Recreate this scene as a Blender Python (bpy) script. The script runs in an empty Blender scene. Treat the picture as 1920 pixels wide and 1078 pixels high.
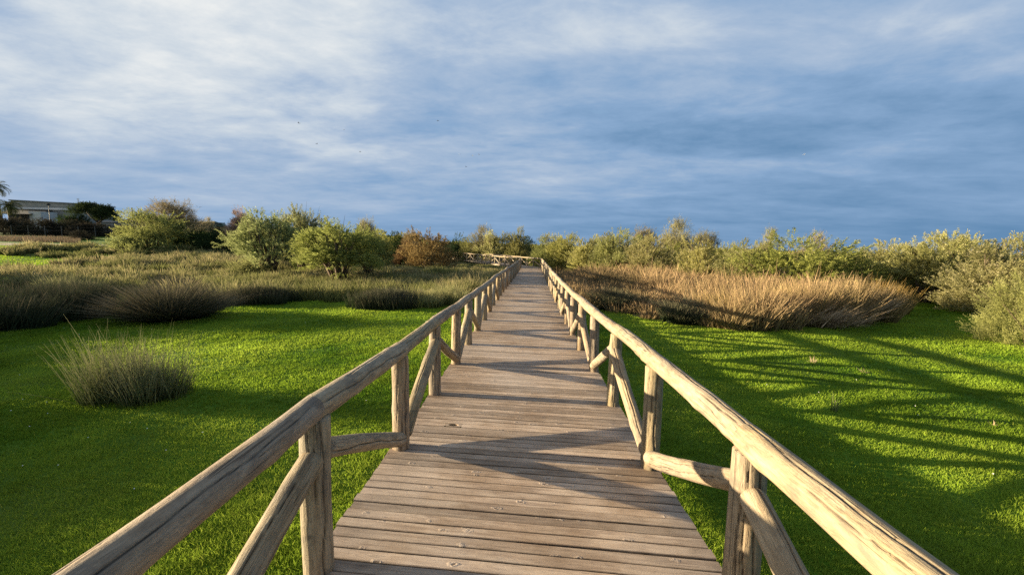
import bpy, math, random
import numpy as np
from mathutils import Matrix, Vector

scene = bpy.context.scene
COL = scene.collection
rad = math.radians
RNG = np.random.default_rng(7)
random.seed(7)

# ------------------------------------------------------------------ camera
EYE = Vector((0.0, 0.0, 2.38))
FPX = 750.0                                   # focal length in pixels of a 1920 wide frame
YAW, PITCH, ROLL = rad(1.9), math.atan(82 / 750), 0.024
CAMR = (Matrix.Rotation(YAW, 3, 'Z') @ Matrix.Rotation(math.pi / 2 - PITCH, 3, 'X') @ Matrix.Rotation(ROLL, 3, 'Z'))
cam_data = bpy.data.cameras.new('camera')
cam = bpy.data.objects.new('camera', cam_data)
COL.objects.link(cam)
cam.matrix_world = Matrix.Translation(EYE) @ CAMR.to_4x4()
cam_data.sensor_width = 36.0
cam_data.lens = FPX / 1920 * 36.0
cam_data.clip_start = 0.05
cam_data.clip_end = 5000
scene.camera = cam
FWD = CAMR @ Vector((0, 0, -1))


def ray(px, py):
    return CAMR @ Vector(((px - 960) / FPX, -(py - 539) / FPX, -1.0))


def sstep(a, b, x):
    t = np.clip((np.asarray(x, float) - a) / (b - a), 0, 1)
    return t * t * (3 - 2 * t)


# ------------------------------------------------------------------ value noise
_TAB = RNG.random((256, 256))


def vnoise(x, y):
    x = np.asarray(x, float); y = np.asarray(y, float)
    xi = np.floor(x).astype(int); yi = np.floor(y).astype(int)
    fx = x - xi; fy = y - yi
    fx = fx * fx * (3 - 2 * fx); fy = fy * fy * (3 - 2 * fy)
    a = _TAB[xi & 255, yi & 255]; b = _TAB[(xi + 1) & 255, yi & 255]
    c = _TAB[xi & 255, (yi + 1) & 255]; d = _TAB[(xi + 1) & 255, (yi + 1) & 255]
    return (a * (1 - fx) + b * fx) * (1 - fy) + (c * (1 - fx) + d * fx) * fy


def fbm(x, y, n=4):
    s = 0.0; a = 0.5; t = 0.0
    for i in range(n):
        s = s + a * vnoise(x * 2 ** i + 17.3 * i, y * 2 ** i + 9.1 * i); t += a; a *= 0.5
    return s / t


# ------------------------------------------------------------------ terrain
GK_Y = [-40, -10, 5, 9, 15, 26, 44, 80, 900]
GK_Z = [0.25, 0.1, 0.0, -0.09, -0.16, -0.32, -0.48, -0.5, -0.5]


def ground(x, y):
    x = np.asarray(x, float); y = np.asarray(y, float)
    z = np.interp(y, GK_Y, GK_Z)
    rise = 1.35 * sstep(24, 48, y) * sstep(-16, -40, x) + 1.35 * sstep(50, 76, y) * sstep(-30, -62, x)
    rise = rise + 2.6 * sstep(80, 102, y) * sstep(-25, -58, x)
    rise = rise * (1 - 0.5 * sstep(150, 300, y))
    near = sstep(1.6, 5, np.abs(x))
    bump = (fbm(x * 0.35 + 40, y * 0.35 + 11, 3) - 0.5) * 0.06 + (fbm(x * 1.4, y * 1.4, 2) - 0.5) * 0.03
    return z + rise + bump * (0.25 + 0.75 * near)


def gz(x, y):
    return float(ground(x, y))


def at(px, depth):
    """ground point under image column px at a forward distance"""
    r = ray(px, 457 + 0.024 * (px - 985))
    p = EYE + r * depth
    return p.x, p.y, gz(p.x, p.y)


def zat(px, py, depth):
    return (EYE + ray(px, py) * depth).z


# ------------------------------------------------------------------ object helpers
def tag(o, label=None, cat=None, group=None, kind=None):
    if label: o['label'] = label
    if cat: o['category'] = cat
    if group: o['group'] = group
    if kind: o['kind'] = kind
    return o


def thing(name, label, cat, loc=(0, 0, 0), group=None, rz=0.0, scale=None):
    o = bpy.data.objects.new(name, None)
    o.empty_display_size = 0.2
    COL.objects.link(o)
    o.location = loc
    o.rotation_euler = (0, 0, rz)
    if scale: o.scale = scale
    return tag(o, label, cat, group)


def make_mesh(name, V, F, mat=None, attrs=None, smooth=False):
    """V (n,3); F an array (m,k) or a list of such arrays (k may differ) or list of tuples"""
    me = bpy.data.meshes.new(name)
    V = np.asarray(V, dtype=np.float32)
    if isinstance(F, np.ndarray): F = [F]
    if len(F) and not isinstance(F[0], np.ndarray):
        by = {}
        for f in F: by.setdefault(len(f), []).append(f)
        F = [np.asarray(v, dtype=np.int32) for v in by.values()]
    loops = np.concatenate([f.ravel() for f in F]).astype(np.int32)
    tot = np.concatenate([np.full(len(f), f.shape[1], dtype=np.int32) for f in F])
    start = np.concatenate([[0], np.cumsum(tot)[:-1]]).astype(np.int32)
    me.vertices.add(len(V)); me.vertices.foreach_set('co', V.ravel())
    me.loops.add(len(loops)); me.loops.foreach_set('vertex_index', loops)
    me.polygons.add(len(tot)); me.polygons.foreach_set('loop_start', start)
    try:
        me.polygons.foreach_set('loop_total', tot)
    except Exception:
        pass
    me.polygons.foreach_set('use_smooth', np.full(len(tot), bool(smooth), dtype=bool))
    me.update(calc_edges=True)
    for k, a in (attrs or {}).items():
        a = np.asarray(a, dtype=np.float32)
        if a.ndim == 1:
            at_ = me.attributes.new(k, 'FLOAT', 'POINT'); at_.data.foreach_set('value', a)
        elif a.shape[1] == 3:
            at_ = me.attributes.new(k, 'FLOAT_VECTOR', 'POINT'); at_.data.foreach_set('vector', a.ravel())
    if mat: me.materials.append(mat)
    return me


def obj(name, me, parent=None, loc=None):
    o = bpy.data.objects.new(name, me)
    COL.objects.link(o)
    if parent: o.parent = parent
    if loc is not None: o.location = loc
    return o


class MB:
    """collects simple shapes into one mesh"""
    def __init__(s): s.V = []; s.F = []; s.n = 0

    def add(s, V, F):
        for f in F: s.F.append(tuple(i + s.n for i in f))
        s.V.extend([tuple(v) for v in V]); s.n += len(V)

    def box(s, x0, x1, y0, y1, z0, z1):
        s.add([(x0, y0, z0), (x1, y0, z0), (x1, y1, z0), (x0, y1, z0), (x0, y0, z1), (x1, y0, z1), (x1, y1, z1), (x0, y1, z1)],
              [(0, 3, 2, 1), (4, 5, 6, 7), (0, 1, 5, 4), (1, 2, 6, 5), (2, 3, 7, 6), (3, 0, 4, 7)])

    def tube(s, pts, rs, n=6):
        V, F = tube(pts, rs, n)
        s.add(V, [tuple(f) for f in F])

    def mesh(s, name, mat, smooth=False):
        return make_mesh(name, np.array(s.V), s.F, mat, None, smooth)


def frame_of(d):
    d = d / np.linalg.norm(d)
    up = np.array([0, 0, 1.0]) if abs(d[2]) < 0.9 else np.array([1.0, 0, 0])
    a = np.cross(d, up); a /= np.linalg.norm(a)
    b = np.cross(a, d)
    return a, b, d


def tube(pts, rs, n=6):
    pts = np.asarray(pts, float); m = len(pts)
    V = []
    for i in range(m):
        d = pts[min(i + 1, m - 1)] - pts[max(i - 1, 0)]
        a, b, _ = frame_of(d)
        for k in range(n):
            t = 2 * math.pi * k / n
            V.append(pts[i] + rs[i] * (a * math.cos(t) + b * math.sin(t)))
    F = []
    for i in range(m - 1):
        for k in range(n):
            k2 = (k + 1) % n
            F.append((i * n + k, i * n + k2, (i + 1) * n + k2, (i + 1) * n + k))
    F.append(tuple(range(n - 1, -1, -1)))
    F.append(tuple((m - 1) * n + k for k in range(n)))
    return V, F


# ------------------------------------------------------------------ materials
class NT:
    def __init__(s, name):
        s.m = bpy.data.materials.new(name); s.m.use_nodes = True
        s.t = s.m.node_tree; s.t.nodes.clear()
        s.out = s.n('ShaderNodeOutputMaterial')

    def n(s, typ, **kw):
        nd = s.t.nodes.new(typ)
        for k, v in kw.items():
            if k.startswith('i_'):
                nd.inputs[int(k[2:])].default_value = v
            else:
                setattr(nd, k, v)
        return nd

    def l(s, a, b): s.t.links.new(a, b)

    def attr(s, name): return s.n('ShaderNodeAttribute', attribute_name=name)

    def noise(s, vec, scale, detail=4, rough=0.55, dist=0.0):
        nd = s.n('ShaderNodeTexNoise')
        nd.inputs['Scale'].default_value = scale; nd.inputs['Detail'].default_value = detail
        nd.inputs['Roughness'].default_value = rough; nd.inputs['Distortion'].default_value = dist
        if vec is not None: s.l(vec, nd.inputs['Vector'])
        return nd.outputs['Fac']

    def ramp(s, fac, stops):
        nd = s.n('ShaderNodeValToRGB'); cr = nd.color_ramp
        while len(cr.elements) < len(stops): cr.elements.new(0.5)
        for e, (p, c) in zip(cr.elements, stops):
            e.position = p
            e.color = (c[0], c[1], c[2], 1) if hasattr(c, '__len__') else (c, c, c, 1)
        s.l(fac, nd.inputs['Fac'])
        return nd.outputs['Color']

    def mix(s, fac, a, b, blend='MIX'):
        nd = s.n('ShaderNodeMix', data_type='RGBA', blend_type=blend)
        for sock, v in ((nd.inputs[0], fac), (nd.inputs[6], a), (nd.inputs[7], b)):
            if isinstance(v, (int, float)): sock.default_value = v
            elif isinstance(v, tuple): sock.default_value = (v[0], v[1], v[2], 1)
            else: s.l(v, sock)
        return nd.outputs[2]

    def math(s, op, a, b=None, c=None, clamp=False):
        nd = s.n('ShaderNodeMath', operation=op, use_clamp=clamp)
        for i, v in enumerate((a, b, c)):
            if v is None: continue
            if isinstance(v, (int, float)): nd.inputs[i].default_value = v
            else: s.l(v, nd.inputs[i])
        return nd.outputs[0]

    def mapv(s, vec, scale):
        nd = s.n('ShaderNodeMapping'); nd.inputs['Scale'].default_value = scale
        s.l(vec, nd.inputs['Vector']); return nd.outputs['Vector']

    def bsdf(s, col, rough=0.8, spec=0.3, bump=None, bstr=0.4, bdist=0.01):
        b = s.n('ShaderNodeBsdfPrincipled')
        if isinstance(col, tuple): b.inputs['Base Color'].default_value = (*col, 1)
        else: s.l(col, b.inputs['Base Color'])
        if isinstance(rough, (int, float)): b.inputs['Roughness'].default_value = rough
        else: s.l(rough, b.inputs['Roughness'])
        b.inputs['Specular IOR Level'].default_value = spec
        if bump is not None:
            bn = s.n('ShaderNodeBump'); bn.inputs['Strength'].default_value = bstr; bn.inputs['Distance'].default_value = bdist
            s.l(bump, bn.inputs['Height']); s.l(bn.outputs['Normal'], b.inputs['Normal'])
        return b.outputs[0]

    def done(s, sh):
        s.l(sh, s.out.inputs['Surface']); return s.m


def hsv_rand(nt, col, dh=0.02, ds=0.1, dv=0.3):
    """vary hue / saturation / value from object to object"""
    oi = nt.n('ShaderNodeObjectInfo')
    h = nt.n('ShaderNodeHueSaturation')
    nt.l(nt.math('MULTIPLY_ADD', oi.outputs['Random'], 2 * dh, 0.5 - dh), h.inputs['Hue'])
    nt.l(nt.math('MULTIPLY_ADD', nt.math('FRACT', nt.math('MULTIPLY', oi.outputs['Random'], 7.31)), 2 * ds, 1 - ds), h.inputs['Saturation'])
    nt.l(nt.math('MULTIPLY_ADD', nt.math('FRACT', nt.math('MULTIPLY', oi.outputs['Random'], 13.7)), 2 * dv, 1 - dv), h.inputs['Value'])
    nt.l(col, h.inputs['Color'])
    return h.outputs['Color']


def mat_log():
    nt = NT('weathered_round_timber')
    w = nt.attr('wood').outputs['Vector']; ck = nt.attr('crack').outputs['Fac']
    grain = nt.noise(nt.mapv(w, (34, 34, 5)), 1.0, 8, 0.65, 0.5)
    fine = nt.noise(nt.mapv(w, (170, 170, 7)), 1.0, 4, 0.6)
    blot = nt.noise(nt.mapv(w, (9, 9, 5)), 1.0, 6, 0.6, 0.6)
    big = nt.noise(nt.mapv(w, (4, 4, 0.9)), 1.0, 3, 0.5)
    c = nt.ramp(grain, [(0.28, (0.17, 0.115, 0.065)), (0.45, (0.34, 0.255, 0.15)), (0.72, (0.47, 0.38, 0.25))])
    grey = nt.ramp(grain, [(0.25, (0.17, 0.14, 0.105)), (0.55, (0.32, 0.275, 0.21)), (0.8, (0.42, 0.37, 0.295))])
    c = nt.mix(nt.ramp(big, [(0.35, 0.0), (0.65, 0.85)]), c, grey)
    mott = nt.noise(nt.mapv(w, (26, 26, 16)), 1.0, 6, 0.65, 1.2)
    c = nt.mix(nt.ramp(mott, [(0.50, 0.0), (0.66, 0.6)]), c, nt.mix(grain, (0.13, 0.10, 0.07), (0.30, 0.24, 0.17)))
    c = nt.mix(nt.ramp(blot, [(0.52, 0.0), (0.66, 0.75)]), c, nt.mix(mott, (0.07, 0.06, 0.05), (0.26, 0.22, 0.17)))
    c = nt.mix(nt.ramp(fine, [(0.30, 0.5), (0.45, 0.0)]), c, (0.11, 0.08, 0.05))
    crk = nt.noise(nt.mapv(w, (30, 30, 0.55)), 1.0, 2, 0.4, 0.25)
    line = nt.math('SUBTRACT', 1.0, nt.math('MULTIPLY', nt.math('ABSOLUTE', nt.math('SUBTRACT', crk, 0.52)), 90.0), clamp=True)
    gate = nt.ramp(nt.noise(nt.mapv(w, (6, 6, 1.6)), 1.0, 2), [(0.5, 0.0), (0.58, 1.0)])
    line = nt.math('MULTIPLY', line, gate)
    c = nt.mix(nt.math('MULTIPLY', line, 0.8), c, (0.05, 0.036, 0.024))
    vo = nt.n('ShaderNodeTexVoronoi'); vo.inputs['Scale'].default_value = 1.0
    nt.l(nt.mapv(w, (9, 9, 3.1)), vo.inputs['Vector'])
    sp = nt.n('ShaderNodeSeparateColor'); nt.l(vo.outputs['Color'], sp.inputs[0])
    knot = nt.math('MULTIPLY', nt.ramp(vo.outputs['Distance'], [(0.05, 1.0), (0.20, 0.0)]), nt.math('GREATER_THAN', sp.outputs[0], 0.72))
    c = nt.mix(nt.math('MULTIPLY', knot, 0.75), c, (0.12, 0.075, 0.04))
    c = nt.mix(nt.math('MULTIPLY', ck, 0.93), c, (0.022, 0.016, 0.011))
    c = hsv_rand(nt, c, 0.01, 0.12, 0.09)
    c = nt.mix(1.0, c, (0.94, 0.915, 0.875), 'MULTIPLY')
    h = nt.math('ADD', grain, nt.math('MULTIPLY', fine, 0.45))
    h = nt.math('SUBTRACT', h, nt.math('MULTIPLY', line, 0.9))
    return nt.done(nt.bsdf(c, 0.72, 0.25, nt.math('ADD', h, nt.math('MULTIPLY', mott, 0.8)), 0.8, 0.008))


def mat_plank():
    nt = NT('weathered_deck_boards')
    w = nt.attr('wood').outputs['Vector']; pr = nt.attr('plank').outputs['Fac']
    grain = nt.noise(nt.mapv(w, (2.6, 40, 40)), 1.0, 8, 0.65, 0.6)
    fine = nt.noise(nt.mapv(w, (6, 170, 170)), 1.0, 4, 0.6)
    blot = nt.noise(nt.mapv(w, (3.2, 5, 5)), 1.0, 6, 0.6, 0.4)
    geo = nt.n('ShaderNodeNewGeometry')
    wear = nt.noise(geo.outputs['Position'], 0.9, 5, 0.6)
    c = nt.ramp(grain, [(0.28, (0.17, 0.125, 0.095)), (0.46, (0.345, 0.268, 0.208)), (0.72, (0.48, 0.40, 0.325))])
    c = nt.mix(nt.ramp(blot, [(0.42, 0.0), (0.68, 0.75)]), c, nt.mix(grain, (0.12, 0.085, 0.06), (0.29, 0.215, 0.155)))
    c = nt.mix(nt.ramp(wear, [(0.48, 0.0), (0.62, 0.5)]), c, nt.mix(grain, (0.24, 0.20, 0.175), (0.55, 0.48, 0.425)))
    c = nt.mix(nt.ramp(wear, [(0.33, 0.55), (0.47, 0.0)]), c, nt.mix(grain, (0.10, 0.062, 0.036), (0.28, 0.19, 0.12)))
    c = nt.mix(nt.ramp(fine, [(0.28, 0.6), (0.44, 0.0)]), c, (0.06, 0.043, 0.033))
    v = nt.math('MULTIPLY_ADD', pr, 0.6, 0.72)
    c = nt.mix(1.0, c, v, 'MULTIPLY')
    c = nt.mix(1.0, c, (1.14, 1.08, 0.99), 'MULTIPLY')
    vo = nt.n('ShaderNodeTexVoronoi'); vo.inputs['Scale'].default_value = 1.0
    jit = nt.n('ShaderNodeTexNoise'); jit.inputs['Scale'].default_value = 30.0; jit.inputs['Detail'].default_value = 4
    nt.l(w, jit.inputs['Vector'])
    va = nt.n('ShaderNodeVectorMath', operation='MULTIPLY_ADD'); nt.l(jit.outputs['Color'], va.inputs[0]); va.inputs[1].default_value = (0.45, 0.45, 0.45)
    nt.l(nt.mapv(w, (7.0, 15, 15)), va.inputs[2])
    nt.l(va.outputs[0], vo.inputs['Vector'])
    sp = nt.n('ShaderNodeSeparateColor'); nt.l(vo.outputs['Color'], sp.inputs[0])
    gate = nt.math('GREATER_THAN', sp.outputs[0], 0.80)
    ring = nt.math('MULTIPLY', nt.ramp(vo.outputs['Distance'], [(0.10, 0.0), (0.17, 1.0), (0.30, 0.0)]), gate)
    core = nt.math('MULTIPLY', nt.ramp(vo.outputs['Distance'], [(0.07, 1.0), (0.14, 0.0)]), gate)
    c = nt.mix(nt.math('MULTIPLY', ring, 0.5), c, (0.46, 0.39, 0.33))
    c = nt.mix(nt.math('MULTIPLY', core, 0.85), c, (0.07, 0.045, 0.03))
    wx = nt.n('ShaderNodeSeparateXYZ'); nt.l(w, wx.inputs[0])
    edge = nt.attr('edge').outputs['Fac']
    edge = nt.math('MULTIPLY', edge, nt.ramp(blot, [(0.35, 0.45), (0.6, 1.0)]))
    c = nt.mix(nt.math('MULTIPLY', edge, 0.9), c, (0.06, 0.04, 0.027))
    h = nt.math('ADD', grain, nt.math('MULTIPLY', fine, 0.5))
    h = nt.math('ADD', h, nt.math('MULTIPLY', ring, 0.9))
    r = nt.ramp(blot, [(0.3, 0.55), (0.7, 0.85)])
    return nt.done(nt.bsdf(c, r, 0.35, h, 0.6, 0.006))


def mat_ground():
    nt = NT('meadow_soil_and_turf')
    geo = nt.n('ShaderNodeNewGeometry'); p = geo.outputs['Position']
    zone = nt.attr('rush').outputs['Fac']
    n1 = nt.noise(p, 0.55, 5, 0.6); n2 = nt.noise(p, 5.5, 6, 0.65); n3 = nt.noise(p, 42, 4, 0.6)
    g = nt.ramp(n2, [(0.3, (0.042, 0.11, 0.008)), (0.5, (0.085, 0.18, 0.012)), (0.72, (0.14, 0.235, 0.022))])
    g = nt.mix(nt.ramp(n1, [(0.42, 0.0), (0.66, 0.6)]), g, (0.10, 0.125, 0.022))
    g = nt.mix(nt.ramp(n3, [(0.34, 0.5), (0.5, 0.0)]), g, (0.03, 0.055, 0.006))
    s = nt.ramp(n2, [(0.3, (0.035, 0.04, 0.016)), (0.55, (0.085, 0.08, 0.035)), (0.75, (0.15, 0.12, 0.06))])
    c = nt.mix(zone, g, s)
    return nt.done(nt.bsdf(c, 0.95, 0.1, nt.math('ADD', n2, nt.math('MULTIPLY', n3, 0.6)), 0.7, 0.03))


def mat_leaf(name, dark, light, tip, trans=0.35, dh=0.015, ds=0.12, dv=0.18, gloss=0.0):
    """leaf colour from a per leaf random number, blended to the tip colour along the shoot"""
    nt = NT(name)
    r = nt.attr('rnd').outputs['Fac']; t = nt.attr('tip').outputs['Fac']
    c = nt.ramp(r, [(0.0, dark), (0.6, light), (1.0, tuple(min(1, v * 1.25) for v in light))])
    c = nt.mix(t, c, tip)
    geo = nt.n('ShaderNodeNewGeometry')
    n = nt.noise(geo.outputs['Position'], 0.8, 3)
    c = nt.mix(1.0, c, nt.ramp(n, [(0.3, 0.78), (0.7, 1.2)]), 'MULTIPLY')
    c = hsv_rand(nt, c, dh, ds, dv)
    d = nt.n('ShaderNodeBsdfDiffuse'); nt.l(c, d.inputs['Color'])
    tr = nt.n('ShaderNodeBsdfTranslucent'); nt.l(c, tr.inputs['Color'])
    mx = nt.n('ShaderNodeMixShader'); mx.inputs[0].default_value = trans
    nt.l(d.outputs[0], mx.inputs[1]); nt.l(tr.outputs[0], mx.inputs[2])
    sh = mx.outputs[0]
    if gloss:
        gl = nt.n('ShaderNodeBsdfGlossy'); gl.inputs['Roughness'].default_value = 0.45
        m2 = nt.n('ShaderNodeMixShader'); m2.inputs[0].default_value = gloss
        nt.l(sh, m2.inputs[1]); nt.l(gl.outputs[0], m2.inputs[2]); sh = m2.outputs[0]
    return nt.done(sh)


def mat_plain(name, col, rough=0.8, scale=3.0, var=0.25, spec=0.3, bump=0.3):
    nt = NT(name)
    tc = nt.n('ShaderNodeTexCoord')
    n = nt.noise(tc.outputs['Object'], scale, 6, 0.6)
    lo = tuple(v * (1 - var) for v in col); hi = tuple(min(1, v * (1 + var)) for v in col)
    c = nt.ramp(n, [(0.3, lo), (0.7, hi)])
    return nt.done(nt.bsdf(c, rough, spec, n, bump, 0.02))


M_LOG = mat_log()
M_PLANK = mat_plank()
M_GROUND = mat_ground()
M_BEAM = mat_plain('dark_joist_timber', (0.12, 0.09, 0.065), 0.85, 6)
M_FASCIA = mat_plain('pale_edge_beam_timber', (0.36, 0.29, 0.2), 0.8, 5)
M_BARK = mat_plain('grey_brown_bark', (0.13, 0.095, 0.065), 0.9, 8, 0.45, 0.15, 0.8)
M_GRASS = mat_leaf('short_turf_grass', (0.07, 0.15, 0.012), (0.235, 0.335, 0.03), (0.50, 0.49, 0.10), 0.5, 0, 0, 0)
M_RUSHG = mat_leaf('green_rush_stems', (0.055, 0.066, 0.024), (0.20, 0.21, 0.085), (0.50, 0.42, 0.25), 0.3)
M_RUSHT = mat_leaf('grey_green_rush_stems', (0.03, 0.042, 0.013), (0.115, 0.14, 0.048), (0.40, 0.37, 0.20), 0.15, 0, 0, 0)
M_RUSHD = mat_leaf('dark_rush_stems', (0.016, 0.025, 0.013), (0.046, 0.064, 0.034), (0.30, 0.235, 0.155), 0.12, 0.01, 0.1, 0.1)
M_RUSHB = mat_leaf('golden_brown_rush_stems', (0.05, 0.045, 0.016), (0.20, 0.155, 0.056), (0.47, 0.31, 0.135), 0.15)
M_DRY = mat_leaf('dry_straw_stems', (0.17, 0.12, 0.068), (0.32, 0.24, 0.15), (0.40, 0.31, 0.2), 0.1, 0, 0, 0)
M_TAM = mat_leaf('yellow_green_feathery_leaves', (0.115, 0.14, 0.04), (0.31, 0.335, 0.115), (0.43, 0.42, 0.18), 0.5)
M_OLV = mat_leaf('olive_leaves', (0.085, 0.10, 0.027), (0.26, 0.26, 0.08), (0.40, 0.36, 0.15), 0.45)
M_PAL = mat_leaf('pale_olive_leaves_with_cream_tufts', (0.115, 0.125, 0.035), (0.345, 0.335, 0.115), (0.56, 0.51, 0.25), 0.5)
M_DKG = mat_leaf('dark_green_leaves', (0.016, 0.027, 0.012), (0.045, 0.07, 0.026), (0.075, 0.10, 0.035), 0.25)
M_HED = mat_leaf('dull_dark_hedge_leaves', (0.02, 0.021, 0.015), (0.06, 0.055, 0.04), (0.11, 0.09, 0.06), 0.2)
M_ORG = mat_leaf('rusty_brown_leaves', (0.13, 0.075, 0.028), (0.29, 0.18, 0.07), (0.38, 0.26, 0.12), 0.25)
M_BRN = mat_leaf('bare_grey_brown_twigs', (0.13, 0.115, 0.06), (0.30, 0.26, 0.135), (0.40, 0.34, 0.19), 0.4)
M_PNK = mat_leaf('bare_pinkish_twigs', (0.24, 0.165, 0.13), (0.48, 0.355, 0.28), (0.58, 0.44, 0.36), 0.4)
M_PALM = mat_leaf('palm_leaflets', (0.03, 0.045, 0.018), (0.09, 0.11, 0.04), (0.20, 0.18, 0.08), 0.2)


# ------------------------------------------------------------------ round logs
def log_arrays(p0, p1, r0, r1, ns=20, nr=10, seed=0, cracks=0, bend=0.012, round_end=0.02, depth=0.012, face=None):
    """an uneven tapered pole with rounded ends; returns verts, faces, wood coordinates, crack mask"""
    g = np.random.default_rng(seed)
    p0 = np.asarray(p0, float); p1 = np.asarray(p1, float)
    a, b, d = frame_of(p1 - p0); L = np.linalg.norm(p1 - p0)
    t = np.linspace(0, 1, nr)
    e = min(round_end / L, 0.2)
    tt = np.concatenate([[0.0, e * 0.3, e], t[1:-1] * (1 - 2 * e) + e, [1 - e, 1 - e * 0.3, 1.0]])
    scl = np.ones(len(tt)); scl[0] = 0.72; scl[1] = 0.9; scl[-1] = 0.72; scl[-2] = 0.9
    th = np.linspace(0, 2 * math.pi, ns, endpoint=False)
    T, TH = np.meshgrid(tt, th, indexing='ij')
    R = (r0 + (r1 - r0) * T) * scl[:, None]
    ph = g.random(8) * 6.28
    R = R * (1 + 0.022 * np.sin(TH * 2 + ph[0] + T * 2) + 0.016 * np.sin(TH * 3 + ph[1] - T * 5) + 0.014 * np.sin(T * L * 9 + ph[2] + np.sin(TH + ph[3])))
    for _ in range(int(2 + L * 2)):                          # knots
        kt, ka = g.random(), g.random() * 6.28
        da = (TH - ka + math.pi) % (2 * math.pi) - math.pi
        R += 0.006 * np.exp(-((T - kt) * L / 0.05) ** 2 - (da * r0 / 0.03) ** 2)
    C = np.zeros_like(R)
    for k in range(cracks):
        c0 = g.random() * 6.28 if face is None else face[0] + (face[1] - face[0]) * ((k + 0.2 + 0.6 * g.random()) / cracks); t0 = g.random() * 0.5 - 0.1; t1 = t0 + 0.35 + 0.6 * g.random()
        if k == 0: t0, t1 = -0.1, 0.9 + 0.3 * g.random()
        ca = c0 + 0.35 * (T - 0.5) * (g.random() - 0.5) * 2 + 0.10 * np.sin(T * L * 6 + ph[5]) + 0.05 * np.sin(T * L * 17 + ph[6])
        da = (TH - ca + math.pi) % (2 * math.pi) - math.pi
        env = np.clip(np.minimum(T - t0, t1 - T) / 0.15, 0, 1)
        wdt = ((0.9 if k == 0 else 0.6) * 2 * math.pi / ns)
        m = np.clip(1 - np.abs(da) / wdt, 0, 1) * env
        C = np.maximum(C, m)
    R = R - C * depth
    bx = bend * L * np.sin(T * math.pi) * math.cos(ph[4]); by = bend * L * np.sin(T * math.pi) * math.sin(ph[4])
    X = R * np.cos(TH) + bx; Y = R * np.sin(TH) + by
    P = p0[None, None] + X[..., None] * a + Y[..., None] * b + (T * L)[..., None] * d
    W = np.stack([X, Y, T * L + seed * 3.7], -1)
    m = len(tt); V = P.reshape(-1, 3); W = W.reshape(-1, 3); C = C.ravel()
    i = np.arange(m - 1)[:, None] * ns; k = np.arange(ns)[None]; k2 = (k + 1) % ns
    F = np.stack([i + k, i + k2, i + ns + k2, i + ns + k], -1).reshape(-1, 4)
    caps = []
    for row, sgn in ((0, -1), (m - 1, 1)):
        c = V[row * ns:(row + 1) * ns].mean(0) + d * sgn * 0.002
        idx = len(V); V = np.vstack([V, c]); W = np.vstack([W, W[row * ns] * [0.0, 0.0, 1.0]]); C = np.append(C, 0.15)
        r_ = row * ns + np.arange(ns); r2 = row * ns + (np.arange(ns) + 1) % ns
        tri = np.stack([r2, r_, np.full(ns, idx)], -1) if sgn < 0 else np.stack([r_, r2, np.full(ns, idx)], -1)
        caps.append(tri)
    return V, [F, np.concatenate(caps)], W, C


def log_part(name, parent, p0, p1, r0, r1, **kw):
    o3 = np.array(parent.location)
    V, F, W, C = log_arrays(np.asarray(p0) - o3, np.asarray(p1) - o3, r0, r1, **kw)
    me = make_mesh(name, V, F, M_LOG, {'wood': W, 'crack': C}, smooth=True)
    return obj(name, me, parent)


# ------------------------------------------------------------------ boardwalk geometry
BAY = 1.426
HALF = 1.10
K_END = 30
DK_Y = [-4, 0, 5, 9.2, 15.3, 26, 38, 45, 80]
DK_Z = [0.74, 0.62, 0.465, 0.34, 0.265, 0.09, -0.05, -0.09, -0.12]
_yy = np.linspace(-4, 80, 400)
_zz = np.interp(_yy, DK_Y, DK_Z)
for _ in range(6): _zz[3:-3] = np.convolve(_zz, np.ones(7) / 7, 'same')[3:-3]
Y_END = (K_END + 0.43) * BAY


def deck_c(s):
    """centre line of the walk as a function of distance along it: x, y, z, heading"""
    if s <= Y_END:
        x = 0.55 * float(sstep(7, 44, s)) if s > 7 else 0.0
        return x, s, float(np.interp(s, _yy, _zz)), 0.0
    u = s - Y_END
    a = rad(28.5)
    return 0.55 - u * math.sin(a), Y_END + u * math.cos(a), float(np.interp(s, _yy, _zz)), a


def deck_pt(s, off, dz=0.0):
    x, y, z, a = deck_c(s)
    if abs(s - Y_END) < 1e-6:                     # mitred corner
        a2 = rad(28.5) / 2; k = off / math.cos(a2)
        return np.array([x + k * math.cos(a2), y + k * math.sin(a2), z + dz])
    return np.array([x + off * math.cos(a), y + off * math.sin(a), z + dz])


S_FAR = Y_END + 28.5
boardwalk = thing('boardwalk', 'long grey plank walkway running straight ahead between the log railings', 'boardwalk', (0, 0, gz(0, 0)))
B0 = np.array(boardwalk.location)


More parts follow.
